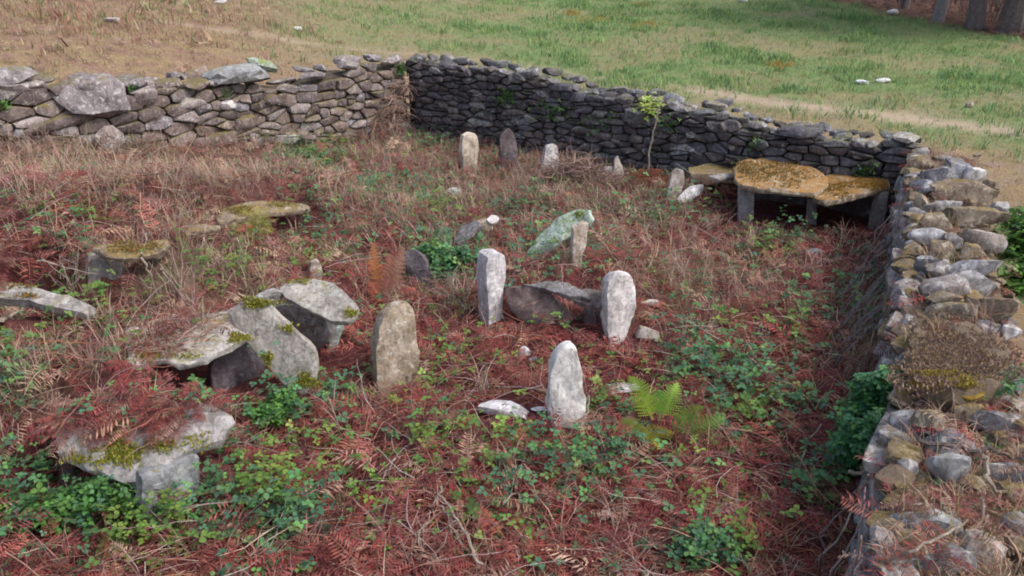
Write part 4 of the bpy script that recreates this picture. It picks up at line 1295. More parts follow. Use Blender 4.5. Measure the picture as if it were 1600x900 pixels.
# 3. dry grass in the enclosure --------------------------------------------
P = inside_pts(34000, 1.05)
P3 = np.concatenate([P, H(P[:, 0], P[:, 1])[:, None]], 1)
gr, tr = blade_zone(P3)
nse = fbm(P[:, 0], P[:, 1], 1.1, 91)
far = sstep(6, 9.5, P[:, 1])
P = P[RNG.random(len(P)) < np.clip(.06 + 1.0 * tr + .5 * far * nse * 1.4 * sstep(3.5, .5, P[:, 0]) * .7 + .12 * far, 0, 1)]
z, keep, on = surface(P, True); keep &= slab_ok(P, z, on)
P3 = np.concatenate([P, z[:, None]], 1)[keep]
b = Batch(); tf = [t_tuft(7, .016, .8, .10, s, 3) for s in range(5)]
idx = RNG.integers(0, 5, len(P3))
for k in range(5):
    m = idx == k; n_ = m.sum()
    R = rotmats(RNG.uniform(0, 6.28, n_), np.abs(RNG.normal(0, .35, n_)), RNG.uniform(0, 6.28, n_))
    b.add(*tf[k], P3[m], R, RNG.uniform(.12, .30, n_), palette(TANC, n_))
b.build("dry_grass", M['grass'], label="straw-coloured dead grass among the bracken and shelters", cat="dry grass", kind='stuff')

# 4. bramble and ivy leaves -------------------------------------------------
P = inside_pts(90000, 1.1)
P3 = np.concatenate([P, H(P[:, 0], P[:, 1])[:, None]], 1)
gr, tr = blade_zone(P3)
nse = sstep(.40, .66, fbm(P[:, 0], P[:, 1], 2.2, 61, 4))
P = P[RNG.random(len(P)) < np.clip(gr * (.45 + 1.5 * nse) + .13 * nse + .01, 0, 1)]
z, keep, on = surface(P, True)
sel = slab_ok(P, z, on) & (~on | (RNG.random(len(P)) < .5)); keep &= sel
P3 = np.concatenate([P, z[:, None]], 1)[keep]
b = Batch(); lf = [t_leaf3(s) for s in range(4)]
idx = RNG.integers(0, 4, len(P3))
gr, tr = blade_zone(P3)
patch = fbm(P3[:, 0], P3[:, 1], 1.5, 13)
col = palette(GRN, len(P3), .2, [.3, .25, .2, .15, .1])
yel = patch > .60
col[yel] = palette([(.14, .24, .05), (.10, .20, .05), (.20, .28, .06)], yel.sum())
for k in range(4):
    m = idx == k; n_ = m.sum()
    q = P3[m].copy(); q[:, 2] += .02 + np.abs(RNG.normal(.03, .06, n_)) * (1 + 1.8 * gr[m])
    R = rotmats(RNG.uniform(0, 6.28, n_), np.abs(RNG.normal(.25, .35, n_)), RNG.uniform(0, 6.28, n_))
    b.add(*lf[k], q, R, RNG.uniform(.030, .080, n_), col[m])
print("bramble", b.n)
b.build("bramble_leaves", M['leaf'], label="creeping bramble and ivy leaves in green patches over the floor", cat="brambles", kind='stuff')

# 5. field turf --------------------------------------------------------------
def outside_pts(nn, p, r0, r1, th=42):
    P = polar(nn, r0, r1, p, th); o = outside_m(P[:, 0], P[:, 1]); 
    return P[o > .62]
P = outside_pts(105000, .9, 8, 34, 37)
o_ = outside_m(P[:, 0], P[:, 1]); fg = field_green(P[:, 0], P[:, 1]); ds_ = dry_slope(P[:, 0], P[:, 1]); pm = path_mask(P[:, 0], P[:, 1]); bz = bank_zone(P[:, 0], P[:, 1])
nse = fbm(P[:, 0], P[:, 1] * 1.4, 1.2, 44, 4)
keep = RNG.random(len(P)) < np.clip((.25 + fg * .8) * (1 - .9 * pm) * (1 - bz) * (.4 + nse), 0, 1)
P, fg, ds_, nse = P[keep], fg[keep], ds_[keep], nse[keep]
P3 = np.concatenate([P, H(P[:, 0], P[:, 1])[:, None]], 1)
col = palette([(.36, .27, .15), (.30, .23, .12), (.42, .33, .21), (.33, .24, .18)], len(P3), .15)
clump = sstep(.5, .68, fbm(P[:, 0], P[:, 1], 1.6, 88, 3))
gm = RNG.random(len(P3)) < fg * np.clip(nse * 2.0 - .1 + .5 * clump, 0, 1)
col[gm] = palette([(.15, .27, .10), (.20, .32, .11), (.13, .24, .11), (.28, .37, .13)], gm.sum(), .15)
dm = RNG.random(len(P3)) < ds_ * .7
col[dm] = palette([(.30, .16, .12), (.36, .21, .16), (.38, .29, .2), (.24, .2, .1)], dm.sum(), .15)
sz = np.where(gm, RNG.uniform(.05, .11, len(P3)) * (1 + 1.1 * clump), RNG.uniform(.04, .09, len(P3))) * (1 + .5 * dm)
b = Batch(); tf = [t_tuft(4, .062, .7, .45, 30 + s, 2) for s in range(4)]
idx = RNG.integers(0, 4, len(P3))
for k in range(4):
    m = idx == k; n_ = m.sum()
    b.add(*tf[k], P3[m], rotmats(RNG.uniform(0, 6.28, n_), np.abs(RNG.normal(0, .2, n_)), RNG.uniform(0, 6.28, n_)), sz[m], col[m])
print("turf", b.n)
b.build("field_grass", M['grass'], label="rough grazed turf of straw and green tufts beyond the walls", cat="grass", kind='stuff')

# dry bracken on the slope beyond the left wall and on the bank under the trees
P = outside_pts(16000, 1.0, 8, 36, 44)
ds_ = dry_slope(P[:, 0], P[:, 1]); bz = bank_zone(P[:, 0], P[:, 1])
nse = sstep(.4, .6, fbm(P[:, 0], P[:, 1], .8, 70))
keep = RNG.random(len(P)) < np.clip(ds_ * (.15 + .5 * nse) + bz, 0, 1)
P = P[keep]; bzk = bz[keep] > .5
P3 = np.concatenate([P, H(P[:, 0], P[:, 1])[:, None]], 1)
col = palette([(.34, .21, .17), (.38, .27, .21), (.42, .32, .23), (.28, .16, .13), (.36, .31, .2)], len(P3), .15)
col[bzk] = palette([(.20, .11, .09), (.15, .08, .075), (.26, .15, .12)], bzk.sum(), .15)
b = Batch()
for k in range(4):
    q = P3[k::4].copy(); n_ = len(q); q[:, 2] += RNG.uniform(0, .05, n_)
    big = np.where(bzk[k::4], 1.9, 1.0)
    b.add(*kinds[k], q, rotmats(RNG.uniform(0, 6.28, n_), np.abs(RNG.normal(.1, .4, n_)), RNG.uniform(0, 6.28, n_)), RNG.uniform(.14, .30, n_) * big, col[k::4])
b.build("slope_bracken", M['litter'], label="faded dead bracken on the slope and bank beyond the walls", cat="dead bracken", kind='stuff')

# orange and yellow-flowering patches in the field
b = Batch()
for (px, py, rx, ry) in ((925, 32, 30, 6), (1012, 40, 28, 6), (1215, 103, 22, 6), (1000, 8, 15, 3), (895, 22, 12, 4)):
    c = [G(px + random.gauss(0, rx * .5), py + random.gauss(0, ry * .5)) for _ in range(60)]
    q = np.array([list(v) for v in c]); n_ = len(q)
    b.add(*t_tuft(6, .07, .6, .4, 77, 2), q, rotmats(RNG.uniform(0, 6.28, n_), np.zeros(n_), np.zeros(n_)), RNG.uniform(.06, .12, n_), palette([(.42, .24, .06), (.38, .28, .06)], n_))
b.build("orange_turf", M['grass'], label="small patches of orange-yellow withered plants in the field", cat="plants", kind='stuff')

# green fluffs growing in joints of the walls
b = Batch()
for (px, py, r_, nn) in ((790, 150, 18, 70), (860, 172, 24, 60), (628, 108, 10, 60), (205, 138, 6, 20), (5, 162, 10, 30), (355, 145, 8, 22), (1350, 268, 14, 40), (1045, 195, 14, 30), (940, 190, 24, 40), (1180, 225, 12, 20)):
    wA, wi = (Ab, ib) if px > 630 else (Al, il)
    q = []
    for _ in range(nn):
        p = on_plane(px + random.gauss(0, r_ * .6), py + random.gauss(0, r_ * .45), wA + wi * .08, wi)
        q.append(list(p))
    q = np.array(q)
    b.add(*lf[0], q, rotmats(RNG.uniform(0, 6.28, nn), RNG.uniform(.3, 1.4, nn), RNG.uniform(0, 6.28, nn)), RNG.uniform(.03, .07, nn), palette([(.05, .12, .05), (.08, .17, .05), (.12, .22, .06)], nn))
b.build("wall_ferns", M['leaf'], label="small ferns and ivy tufts sprouting from the joints of the walls", cat="wall plants", kind='stuff')

# litter and moss on the right wall and rubble
P = []
while len(P) < 3000:
    s = random.uniform(.5, Lr); off = random.uniform(-.05, .7)
    if 3.9 < s and random.random() < .6: continue
    p = Ar + ur * s - ir * off
    P.append((p.x, p.y))
P = np.array(P); zz = []
for x, y in P:
    h1 = BV_S.ray_cast(Vector((x, y, 4)), Vector((0, 0, -1))); h2 = BV_L.ray_cast(Vector((x, y, 4)), Vector((0, 0, -1)))
    zt = max([h.z for h in (h1[0], h2[0]) if h is not None] + [float(H(x, y))])
    s = (Vector((x, y, 0)) - Ar).dot(ur)
    zz.append(zt if zt < top_right(max(0, s)) + .06 else -9)
P3 = np.concatenate([P, np.array(zz)[:, None]], 1); P3 = P3[P3[:, 2] > -5]
b = Batch(); n_ = len(P3)
h_ = n_ // 2
b.add(*t_tuft(6, .022, 1.0, .15, 5, 3), P3[:h_], rotmats(RNG.uniform(0, 6.28, h_), RNG.uniform(0, .6, h_), RNG.uniform(0, 6.28, h_)), RNG.uniform(.07, .16, h_), palette([(.34, .25, .17), (.27, .18, .14), (.40, .31, .22), (.22, .13, .11), (.28, .22, .10)], h_))
h2_ = n_ - h_
b.add(*kinds[1], P3[h_:], rotmats(RNG.uniform(0, 6.28, h2_), RNG.uniform(0, .5, h2_), RNG.uniform(0, 6.28, h2_)), RNG.uniform(.1, .22, h2_), palette(RED + [(.34, .22, .17), (.4, .29, .22)], h2_))
b.build("wall_top_litter", M['litter'], label="dead grass, bracken and moss lying between the stones of the right wall", cat="dead plants", kind='stuff')
b = Batch()
cs = []
for (px, py, rx, ry, nn, zt) in ((1580, 590, 25, 15, 50, .9), (1555, 690, 20, 15, 25, .7), (1550, 790, 40, 40, 110, .62), (1480, 730, 50, 30, 60, .7), (1590, 800, 20, 30, 60, .65), (1540, 610, 30, 10, 60, .85), (1490, 790, 40, 20, 30, .66), (1560, 870, 30, 20, 40, .6)):
    for _ in range(nn): cs.append(list(U(px + random.gauss(0, rx * .6), py + random.gauss(0, ry * .6), zt + random.uniform(0, .06))))
q = np.array(cs); n_ = len(q)
b.add(*lf[2], q, rotmats(RNG.uniform(0, 6.28, n_), RNG.uniform(0, .7, n_), RNG.uniform(0, 6.28, n_)), RNG.uniform(.03, .06, n_), palette(GRN, n_))
b.build("rubble_ivy", M['leaf'], label="ivy and small herbs creeping between the stones of the ruined right wall", cat="ivy", kind='stuff')

# ------------------------------------------------------------------ individual plants
def tube_vf(pts_, rads, ns=5):
    V = []; F = []
    for i, p in enumerate(pts_):
        a = pts_[max(0, i - 1)]; c = pts_[min(len(pts_) - 1, i + 1)]
        d = (c - a).normalized(); s = d.cross(Vector((0, 0, 1)) if abs(d.z) < .9 else Vector((1, 0, 0))).normalized(); t_ = d.cross(s)
        for k in range(ns):
            an = 6.2832 * k / ns
            V.append(p + (s * math.cos(an) + t_ * math.sin(an)) * rads[i])
    for i in range(len(pts_) - 1):
        for k in range(ns):
            j = (k + 1) % ns
            F.append([i * ns + k, i * ns + j, (i + 1) * ns + j, (i + 1) * ns + k])
    F.append(list(range(ns))[::-1]); F.append([(len(pts_) - 1) * ns + k for k in range(ns)])
    return V, F

def wood_mat(name, a, b_):
    return core_mat(name, a, tuple((x + y) / 2 for x, y in zip(a, b_)), b_)
M['stick_pale'] = wood_mat("stick_pale", (.26, .20, .16), (.55, .46, .38))
M['stick_red'] = wood_mat("stick_red", (.20, .09, .06), (.42, .22, .16))
M['bark'] = wood_mat("bark", (.08, .06, .06), (.22, .18, .18))
M['bark_pale'] = wood_mat("bark_pale", (.16, .14, .15), (.34, .31, .32))
M['fern_green'] = attr_mat("fern_green", .6, .35, .15)

def path3(px_list, lift):
    """points over the ground along pixels, lifted by given heights."""
    out = []
    for (x, y), l in zip(px_list, lift):
        g = G(x, y)
        # move up the ray so that the point stays on the sight line
        r = ray(x, y); t = (g - Vector((0, 0, CAM_H))).length / r.length
        t2 = t - l / max(.2, -r.z) 
        out.append(Vector((0, 0, CAM_H)) + r * t2)
    return out

def densify(pts_, k=4, seed=0, j=.008):
    out = []; r = random.Random(seed)
    for a, b_ in zip(pts_[:-1], pts_[1:]):
        for i in range(k):
            out.append(a.lerp(b_, i / k) + Vector((r.gauss(0, j), r.gauss(0, j), r.gauss(0, j))))
    out.append(pts_[-1]); return out

def stick(px_list, lift, rad, mat, label, seed=0, name="stick", cat="stick", parent=None, zlist=None, group=None):
    p = densify(path3(px_list, lift) if zlist is None else [U(x, y, z) for (x, y), z in zip(px_list, zlist)], 4, seed)
    n_ = len(p); V, F = tube_vf(p, [rad * (1 - .5 * i / n_) for i in range(n_)])
    o = place(name, V, F, M[mat], parent)
    if label: tag(o, label, cat, group)
    return o

# forked pale branch, bottom centre
fb = empty("forked_branch", G(720, 860), "pale forked dead branch lying in the bracken at the bottom centre", "branch")
stick([(752, 885), (735, 850), (715, 815), (697, 785), (684, 770)], [.10, .14, .13, .12, .10], .010, 'stick_pale', None, 1, "limb", parent=fb)
stick([(728, 862), (714, 830), (702, 805), (690, 790), (680, 778)], [.05, .08, .1, .1, .08], .009, 'stick_pale', None, 2, "limb", parent=fb)
stick([(684, 772), (690, 762), (694, 757)], [.10, .12, .14], .007, 'stick_pale', None, 3, "limb", parent=fb)
stick([(684, 774), (676, 786), (670, 792)], [.10, .08, .05], .006, 'stick_pale', None, 3, "limb", parent=fb)
tw = empty("tuft_of_dead_stalks", G(912, 665), "two bare tan stalks standing at the foot of the pointed standing stone", "dead stalks")
stick([(911, 675), (914, 650), (920, 618)], [.0, .10, .2], .008, 'stick_pale', None, 4, "stalk", parent=tw)
stick([(925, 665), (930, 648), (940, 636)], [0, .06, .1], .006, 'stick_pale', None, 5, "stalk", parent=tw)
stick([(884, 690), (892, 675), (905, 662)], [.0, .03, .06], .005, 'stick_pale', None, 6, "stalk", parent=tw)
stick([(1057, 758), (1066, 785), (1074, 805)], [.1, .08, .03], .009, 'stick_red', "short pinkish stick standing out of the bracken, lower right of centre", 7)
stick([(1052, 718), (1064, 730), (1070, 735)], [.06, .05, .04], .010, 'stick_pale', "very short thick pale stick end below the green fern", 8)
stick([(1134, 792), (1155, 800), (1176, 808)], [.06, .05, .05], .011, 'stick_red', "stout pink-brown stick lying flat, bottom right area of the floor", 9)
stick([(1040, 832), (1075, 810), (1112, 796)], [.04, .06, .07], .006, 'stick_red', "thin orange curved stem left of the stout flat stick", 10)
stick([(1110, 792), (1200, 800), (1260, 812), (1306, 816)], [.04, .05, .04, .02], .008, 'stick_red', "long reddish stem lying across the floor at lower right", 11)
stick([(972, 825), (992, 842), (1000, 848)], [.06, .05, .03], .007, 'stick_pale', "pale broken twig near the round white cobble", 12)
stick([(980, 848), (1010, 842), (1040, 832)], [.04, .06, .05], .006, 'stick_pale', "pale twig crossing just below the broken one", 13)
stick([(575, 770), (600, 745), (618, 718)], [.04, .07, .09], .007, 'stick_pale', "pale thin forked twig in the lower left middle", 14)
stick([(578, 768), (606, 764), (640, 760)], [.04, .05, .05], .006, 'stick_pale', "pale thin flat twig beside the forked one", 15)
stick([(525, 845), (552, 835), (580, 827)], [.03, .04, .05], .006, 'stick_pale', "white thin twig near the bottom left of centre", 16)
stick([(1245, 745), (1262, 690), (1284, 662)], [.02, .2, .3], .007, 'stick_pale', "grey upright twig between the fern and the ivy bush", 17)
stick([(0, 500), (18, 497), (35, 480)], [.1, .1, .12], .02, 'stick_pale', "grey piece of driftwood-like root under the left-edge slab", 18)
stick([(60, 405), (100, 418), (150, 428)], [.12, .1, .1], .008, 'stick_pale', "thin pale stem crossing the dark gap on the left bank", 19)
stick([(220, 395), (235, 430), (250, 475)], [.2, .12, 0], .009, 'stick_pale', "slanting straw-coloured stalk on the left bank, nearer the light upright stone", 20)
stick([(250, 420), (275, 450), (308, 490)], [.2, .12, 0], .009, 'stick_pale', "slanting straw-coloured stalk on the left bank, nearer the deep shelter", 21)
# sticks on the right rubble
stick([(1324, 743), (1370, 735), (1440, 726)], None, .010, 'stick_pale', "long pale stick poking left out of the ruined wall", 22, zlist=[.55, .6, .7])
stick([(1357, 893), (1420, 862), (1470, 836), (1512, 812)], None, .008, 'stick_pale', "long straw-coloured stalk lying across the nearest rubble stones", 23, zlist=[.66, .86, .92, .85])
stick([(1530, 712), (1545, 745), (1562, 782)], None, .012, 'stick_pale', "short stout grey stick on the rubble at the right edge", 24, zlist=[.9, .86, .74])
stick([(1440, 690), (1500, 700), (1560, 706), (1610, 725)], None, .012, 'bark', "dark curved branch lying along the ruined wall", 25, zlist=[.84, .84, .84, .84])
stick([(1532, 778), (1540, 808), (1546, 830)], None, .010, 'stick_pale', "short grey twig above the oval rubble stone", 26, zlist=[.78, .74, .72])

# vine tangle hanging down the inner face of the right wall
vt = empty("vine_tangle", (1.75, 3.1, 0), "tangle of bare grey-violet vines hanging down the inner face of the right wall", "vines")
r = random.Random(8)
for k in range(18):
    s = r.uniform(.9, 2.4); p0 = Ar + ur * s + ir * .03 + Vector((0, 0, top_right(s) - r.uniform(-.02, .15)))
    dr = r.uniform(-.6, .1)
    pp = []
    ll = r.uniform(.5, .85)
    for i in range(6):
        t = i / 5
        q = p0 + ir * (.05 + .20 * t * r.uniform(.7, 1.2)) + ur * (dr * t) + Vector((0, 0, -ll * t ** 1.2))
        q.z = max(q.z, float(H(q.x, q.y)) + .02)
        pp.append(q)
    V, F = tube_vf(densify(pp, 2, k, .012), [r.uniform(.003, .007)] * 11, 4)
    place("vine", V, F, M['stick_red'] if k % 3 == 0 else M['bark_pale'], vt)
for k in range(20):
    s = r.uniform(4.4, 6.6); p0 = Ar + ur * s + ir * .05 + Vector((0, 0, top_right(s) * r.uniform(.5, 1)))
    pp = [p0 + ir * (.35 * t) + ur * (-.25 * t) + Vector((0, 0, -p0.z * t * .95)) for t in (0, .3, .6, 1)]
    V, F = tube_vf(densify(pp, 3, k, .015), [r.uniform(.003, .006)] * 10, 4)
    place("vine", V, F, M['bark_pale'], vt)

# green fern ----------------------------------------------------------------
def frond_obj(parent, base, tipdir, L, w, col, seed, npn=15):
    """one fern frond as a mesh from base towards tipdir, arching; leaflets toothed."""
    r = random.Random(seed)
    tip = Vector(tipdir).normalized(); side_ = tip.cross(Vector((0, 0, 1)) if tip.z < .55 else Vector((base.x + .3 * r.uniform(-1, 1) * base.y, base.y, 0)).normalized()).normalized(); up = side_.cross(tip)
    if up.z < 0: up = -up
    V = []; F = []; C = []
    def pt(t): return base + tip * (L * t) + up * (L * .16 * math.sin(t * 2.6)) - Vector((0, 0, L * .12 * t * t * t))
    seg = 8
    for i in range(seg + 1):
        t = i / seg; p = pt(t); ww = .006 * (1 - .7 * t)
        V += [p + side_ * ww, p - side_ * ww]
    for i in range(seg): a = i * 2; F += [[a, a + 1, a + 3], [a, a + 3, a + 2]]
    for i in range(npn):
        t = .14 + .85 * i / (npn - 1); p = pt(t); fw = (pt(min(1, t + .02)) - p).normalized()
        ll = w * (1 - t) ** .75 * (1 if t > .25 else .75) + .008
        for sd in (-1, 1):
            d = (side_ * sd + fw * .3 + up * r.uniform(-.12, .15)).normalized()
            sub = 6
            for m_ in range(sub):
                u0 = m_ / sub; l2 = .85 * L / (npn - 1) * .78 * (1 - .75 * u0)
                q = p + d * ll * u0
                for sd2 in (-1, 1):
                    o = len(V); e = (fw * sd2 + d * .5).normalized() * l2
                    V += [q, q + d * ll / sub * .95, q + e + d * ll / sub * .45]
                    F.append([o, o + 1, o + 2])
                o = len(V); e2 = fw * sd2 * l2 * .55; V += [q - d * .002, q + d * ll / sub * 1.3, q + e2 + d * ll / sub * .7]; F.append([o, o + 1, o + 2])
    me = raw_mesh("frond", V, F, False)
    cc = np.array([[c * r.uniform(.8, 1.2) for c in col] for _ in range(1)])
    add_color(me, 'tint', np.repeat(cc, len(V), 0))
    me.materials.append(M['fern_green'])
    o = bpy.data.objects.new("frond", me); COL.objects.link(o); o.parent = parent; o.matrix_parent_inverse = Matrix.Translation(-Vector(parent.location))
    return o
def fern(root_px, fr, label, seed, cat="fern", name="fern"):
    b0 = G(*root_px); root = empty(name, b0, label, cat)
    for k, (bx, by, tx, ty, zt, w, col) in enumerate(fr):
        a = G(bx, by) + Vector((0, 0, .03)); tp = U(tx, ty, zt)
        frond_obj(root, a, tp - a, (tp - a).length, w, col, seed + k, 14 if name == 'fern' else 12)
YG = (.44, .62, .11); BG = (.30, .54, .11); YY_ = (.56, .62, .07)
fern((1020, 668), [(1018, 660, 983, 583, .36, .14, YG), (1035, 658, 1060, 588, .36, .13, YG), (1010, 698, 972, 652, .22, .12, YG), (1005, 705, 1050, 672, .20, .15, YY_), (1045, 685, 1132, 638, .26, .17, BG),
                   (1020, 662, 1000, 612, .28, .12, YG), (1030, 662, 1030, 606, .30, .11, BG), (1060, 672, 1098, 632, .24, .10, YG), (1000, 690, 1030, 700, .06, .06, YY_), (1050, 668, 1090, 650, .14, .08, BG)],
     "bright yellow-green fern with spreading fronds, right of the pointed standing stone", 500)
ORG = (.44, .18, .09); ORB = (.30, .12, .08)
fern((600, 470), [(600, 470, 588, 372, .48, .10, ORG), (605, 472, 625, 378, .46, .11, ORB), (603, 474, 606, 390, .40, .11, (.34, .13, .08)), (600, 478, 612, 420, .3, .12, ORB), (598, 475, 576, 435, .25, .09, ORG), (612, 478, 632, 470, .12, .09, ORG), (600, 478, 580, 465, .1, .1, ORG), (606, 465, 610, 400, .38, .12, ORB)],
     "rusty orange withered fern standing left of the bramble bush", 520, name="withered_fern")
fern((1015, 295), [(1015, 298, 985, 268, .35, .14, ORG), (1020, 296, 1030, 262, .4, .14, ORG), (1025, 298, 1060, 275, .3, .14, ORG), (1010, 298, 1000, 262, .42, .12, ORG), (1030, 300, 1045, 290, .15, .12, ORG), (1010, 300, 990, 290, .15, .12, (.4, .2, .12)), (1020, 296, 1015, 262, .42, .14, (.45, .26, .18))],
     "orange-brown dead fern heap in front of the back wall", 540, name="withered_fern")
fern((745, 632), [(755, 600, 770, 585, .1, .05, ORG), (760, 604, 778, 602, .08, .05, ORG)], "tiny orange fern sprig in the red bracken left of the pointed stone", 560, name="withered_fern")

# leafy bushes -----------------------------------------------------------------
def bush(name, label, blobs_px, nleaf, cols, scale, zs, seed, cat="bush", shape='leaf', stems=6, mat='leaf', base=None):
    """leaf cloud filling several ellipsoids given as (px, py, z, rx, ry, rz metres)"""
    b0 = G(*base); root = empty(name, b0, label, cat)
    rg = np.random.default_rng(seed); q = []
    for (px, py, zc, rx, ry, rz) in blobs_px:
        c = U(px, py, zc); n_ = int(nleaf * rx * rz / sum(v[3] * v[5] for v in blobs_px))
        d = rg.normal(0, 1, (n_, 3)); d /= np.linalg.norm(d, axis=1)[:, None]
        d *= (rg.random(n_) ** .45)[:, None]
        f = 1 + .35 * np.sin(d[:, 0] * 9 + seed) * np.cos(d[:, 2] * 8)
        q.append(np.stack([c.x + d[:, 0] * rx * f, c.y + d[:, 1] * ry, c.z + d[:, 2] * rz * f], 1))
    q = np.concatenate(q); g_ = H(q[:, 0], q[:, 1]); q = q[q[:, 2] > g_ - .0]
    n_ = len(q); b = Batch()
    tm = t_stem(4, .022, .22, seed) if shape == 'twig' else t_leaf3(seed) if shape == 'leaf' else (t_frond(9, .4, .3, seed) if shape == 'frond' else t_tuft(6, .03, .8, .1, seed, 3))
    b.add(*tm, q, rotmats(rg.uniform(0, 6.28, n_), np.abs(rg.normal(.4, .4, n_)), rg.uniform(0, 6.28, n_)), rg.uniform(.75, 1.25, n_) * scale, palette(cols, n_))
    o = b.build("foliage", M[mat], root, kind='stuff')
    for k in range(stems):
        t_ = Vector(q[rg.integers(0, n_)]); V, F = tube_vf(densify([b0 + Vector((rg.normal(0, .03), rg.normal(0, .03), -.02)), b0.lerp(t_, .5) + Vector((0, 0, .04)), t_], 3, k, .01), [.007, .007, .006, .006, .005, .004, .003], 4)
        place("stem", V, F, M['bark'], root)
    return root
bush("bramble_bush", "leafy green bramble bush in the middle left, above the tan standing stone", [(672, 395, .25, .16, .14, .10), (712, 405, .22, .20, .15, .12), (690, 425, .15, .15, .12, .08)], 420, GRN, .075, 0, 61, base=(700, 445))
bush("ivy_bush", "dense dark green ivy bush growing up the inner face of the right wall", [(1362, 622, .60, .14, .13, .16), (1392, 598, .76, .13, .10, .10), (1350, 672, .44, .17, .16, .16), (1384, 680, .55, .15, .14, .16), (1338, 705, .22, .17, .16, .14)], 1900, [(.09, .25, .12), (.11, .30, .12), (.08, .20, .11), (.17, .36, .10)], .055, 0, 62, base=(1355, 735))
bush("shrub", "bright green leafy shrub outside the wall at the right edge", [(1600, 370, .5, .3, .3, .3), (1590, 430, .35, .25, .3, .25), (1620, 400, .45, .4, .3, .4)], 1400, [(.09, .20, .04), (.12, .26, .05), (.06, .14, .04)], .09, 0, 63, base=(1590, 465))
bush("mossy_clump", "yellow-green feathery clump below the thin mossy slab, left", [(365, 365, .5, .12, .12, .11), (400, 350, .55, .16, .14, .10), (380, 380, .42, .14, .12, .08)], 500, [(.30, .29, .07), (.24, .25, .06), (.35, .33, .12)], .09, 0, 64, base=(385, 398), shape='frond', cat="plant", mat='litter')
bush("dead_brushwood", "brown heap of dead brushwood beside the short white stone by the back wall", [(900, 262, .25, .32, .2, .18), (925, 280, .15, .25, .2, .12), (850, 275, .15, .2, .15, .1), (960, 285, .12, .2, .15, .1)], 620, [(.30, .20, .17), (.38, .27, .22), (.24, .15, .13)], .26, 0, 65, base=(905, 295), shape='twig', cat="dead bush", mat='litter', stems=14)
bush("dead_creeper", "pinkish dead creeper hanging over the far corner of the walls", [(615, 170, .5, .16, .14, .22), (625, 140, .75, .12, .1, .15), (600, 200, .25, .25, .15, .15)], 260, [(.36, .25, .20), (.44, .33, .26), (.30, .18, .15)], .28, 0, 66, base=(610, 222), shape='twig', cat="dead creeper", mat='litter', stems=12)
bush("green_tuft", "small bright green herb clump at the foot of the brown wall", [(475, 240, .28, .25, .15, .07), (500, 255, .25, .2, .15, .06)], 260, [(.14, .27, .06), (.10, .22, .06)], .08, 0, 67, base=(485, 258), cat="plant", stems=2)
bush("bramble_bush", "young bramble clump with glossy leaves at the bottom right of the floor", [(1100, 850, .16, .12, .12, .09), (1085, 870, .12, .1, .1, .08), (1130, 860, .12, .1, .1, .07)], 200, GRN, .05, 0, 68, base=(1105, 885))
bush("bramble_bush", "bright bramble clump at the mouth of the deep dark shelter", [(420, 645, .12, .16, .12, .08), (440, 630, .16, .12, .1, .08), (305, 600, .25, .05, .05, .06)], 330, [(.10, .24, .06), (.14, .28, .06), (.07, .17, .06)], .055, 0, 69, base=(430, 660))
bush("bramble_bush", "large-leaved bramble clump in front of the nearest shelter opening", [(170, 770, .16, .22, .12, .10), (120, 790, .1, .2, .14, .08), (210, 790, .08, .14, .1, .07), (60, 800, .1, .25, .16, .1)], 520, [(.09, .21, .06), (.12, .25, .06), (.07, .16, .06)], .065, 0, 70, base=(170, 815))
bush("leafy_tuft", "yellow-green seedling at the foot of the tan standing stone", [(617, 625, .05, .05, .05, .03)], 24, GRNY, .05, 0, 71, base=(617, 632), cat="plant", stems=1)

# sapling in front of the back wall
sp_ = empty("sapling", G(1012, 282), "bare grey sapling stem with a tuft of yellow-green leaves, in front of the back wall", "sapling")
b0 = G(1012, 282); nrm_ = Vector((0, -1, 0))
ps = [on_plane(x, y, b0, nrm_) for x, y in ((1012, 282), (1014, 240), (1020, 205), (1028, 178), (1036, 152))]
V, F = tube_vf(densify(ps, 3, 4, .006), [.014 - .0006 * i for i in range(13)], 6); place("stem", V, F, M['stick_pale'], sp_)
q = []
for _ in range(100):
    c = on_plane(1017 + random.gauss(0, 11), 164 + random.gauss(0, 8), b0, nrm_); q.append((c.x, c.y + random.gauss(0, .06), c.z))
q = np.array(q); n_ = len(q); b = Batch()
b.add(*t_leaf3(9), q, rotmats(RNG.uniform(0, 6.28, n_), RNG.uniform(0, .9, n_), RNG.uniform(0, 6.28, n_)), RNG.uniform(.04, .075, n_), palette([(.42, .54, .12), (.36, .50, .10), (.48, .54, .16)], n_))
b.build("foliage", M['leaf'], sp_, kind='stuff')

# bare twigs in front of back wall etc.
r = random.Random(5)
def dead_stalks(px, py, nst, h, spread, label, mat='stick_pale', rad=.006):
    b0 = G(px, py); root = empty("dead_stalks", b0, label, "dead stalks")
    for k in range(nst):
        a = r.uniform(0, 6.28); l = h * r.uniform(.5, 1.1)
        p0 = b0 + Vector((r.gauss(0, .04), r.gauss(0, .04), -.02))
        tip = p0 + Vector((math.cos(a) * spread * r.random(), math.sin(a) * spread * r.random(), l))
        V, F = tube_vf(densify([p0, p0.lerp(tip, .5) + Vector((r.gauss(0, .02), 0, .02)), tip], 3, k, .008), [rad * (1 - .1 * i) for i in range(7)], 4)
        place("stalk", V, F, M[mat], root)
dead_stalks(750, 262, 4, .5, .2, "thin tan stalks beside the post stone with the ochre top", 'stick_red')
dead_stalks(828, 280, 5, .35, .15, "reddish dead stalks left of the short white standing stone", 'stick_red')
dead_stalks(715, 480, 9, .35, .3, "straw-coloured dead stalks left of the slim white standing stone")
dead_stalks(505, 215, 3, .6, .1, "pale dead stalks against the brown wall", 'stick_pale', .010)
dead_stalks(285, 470, 14, .45, .35, "sheaf of straw-coloured stalks on the left bank")
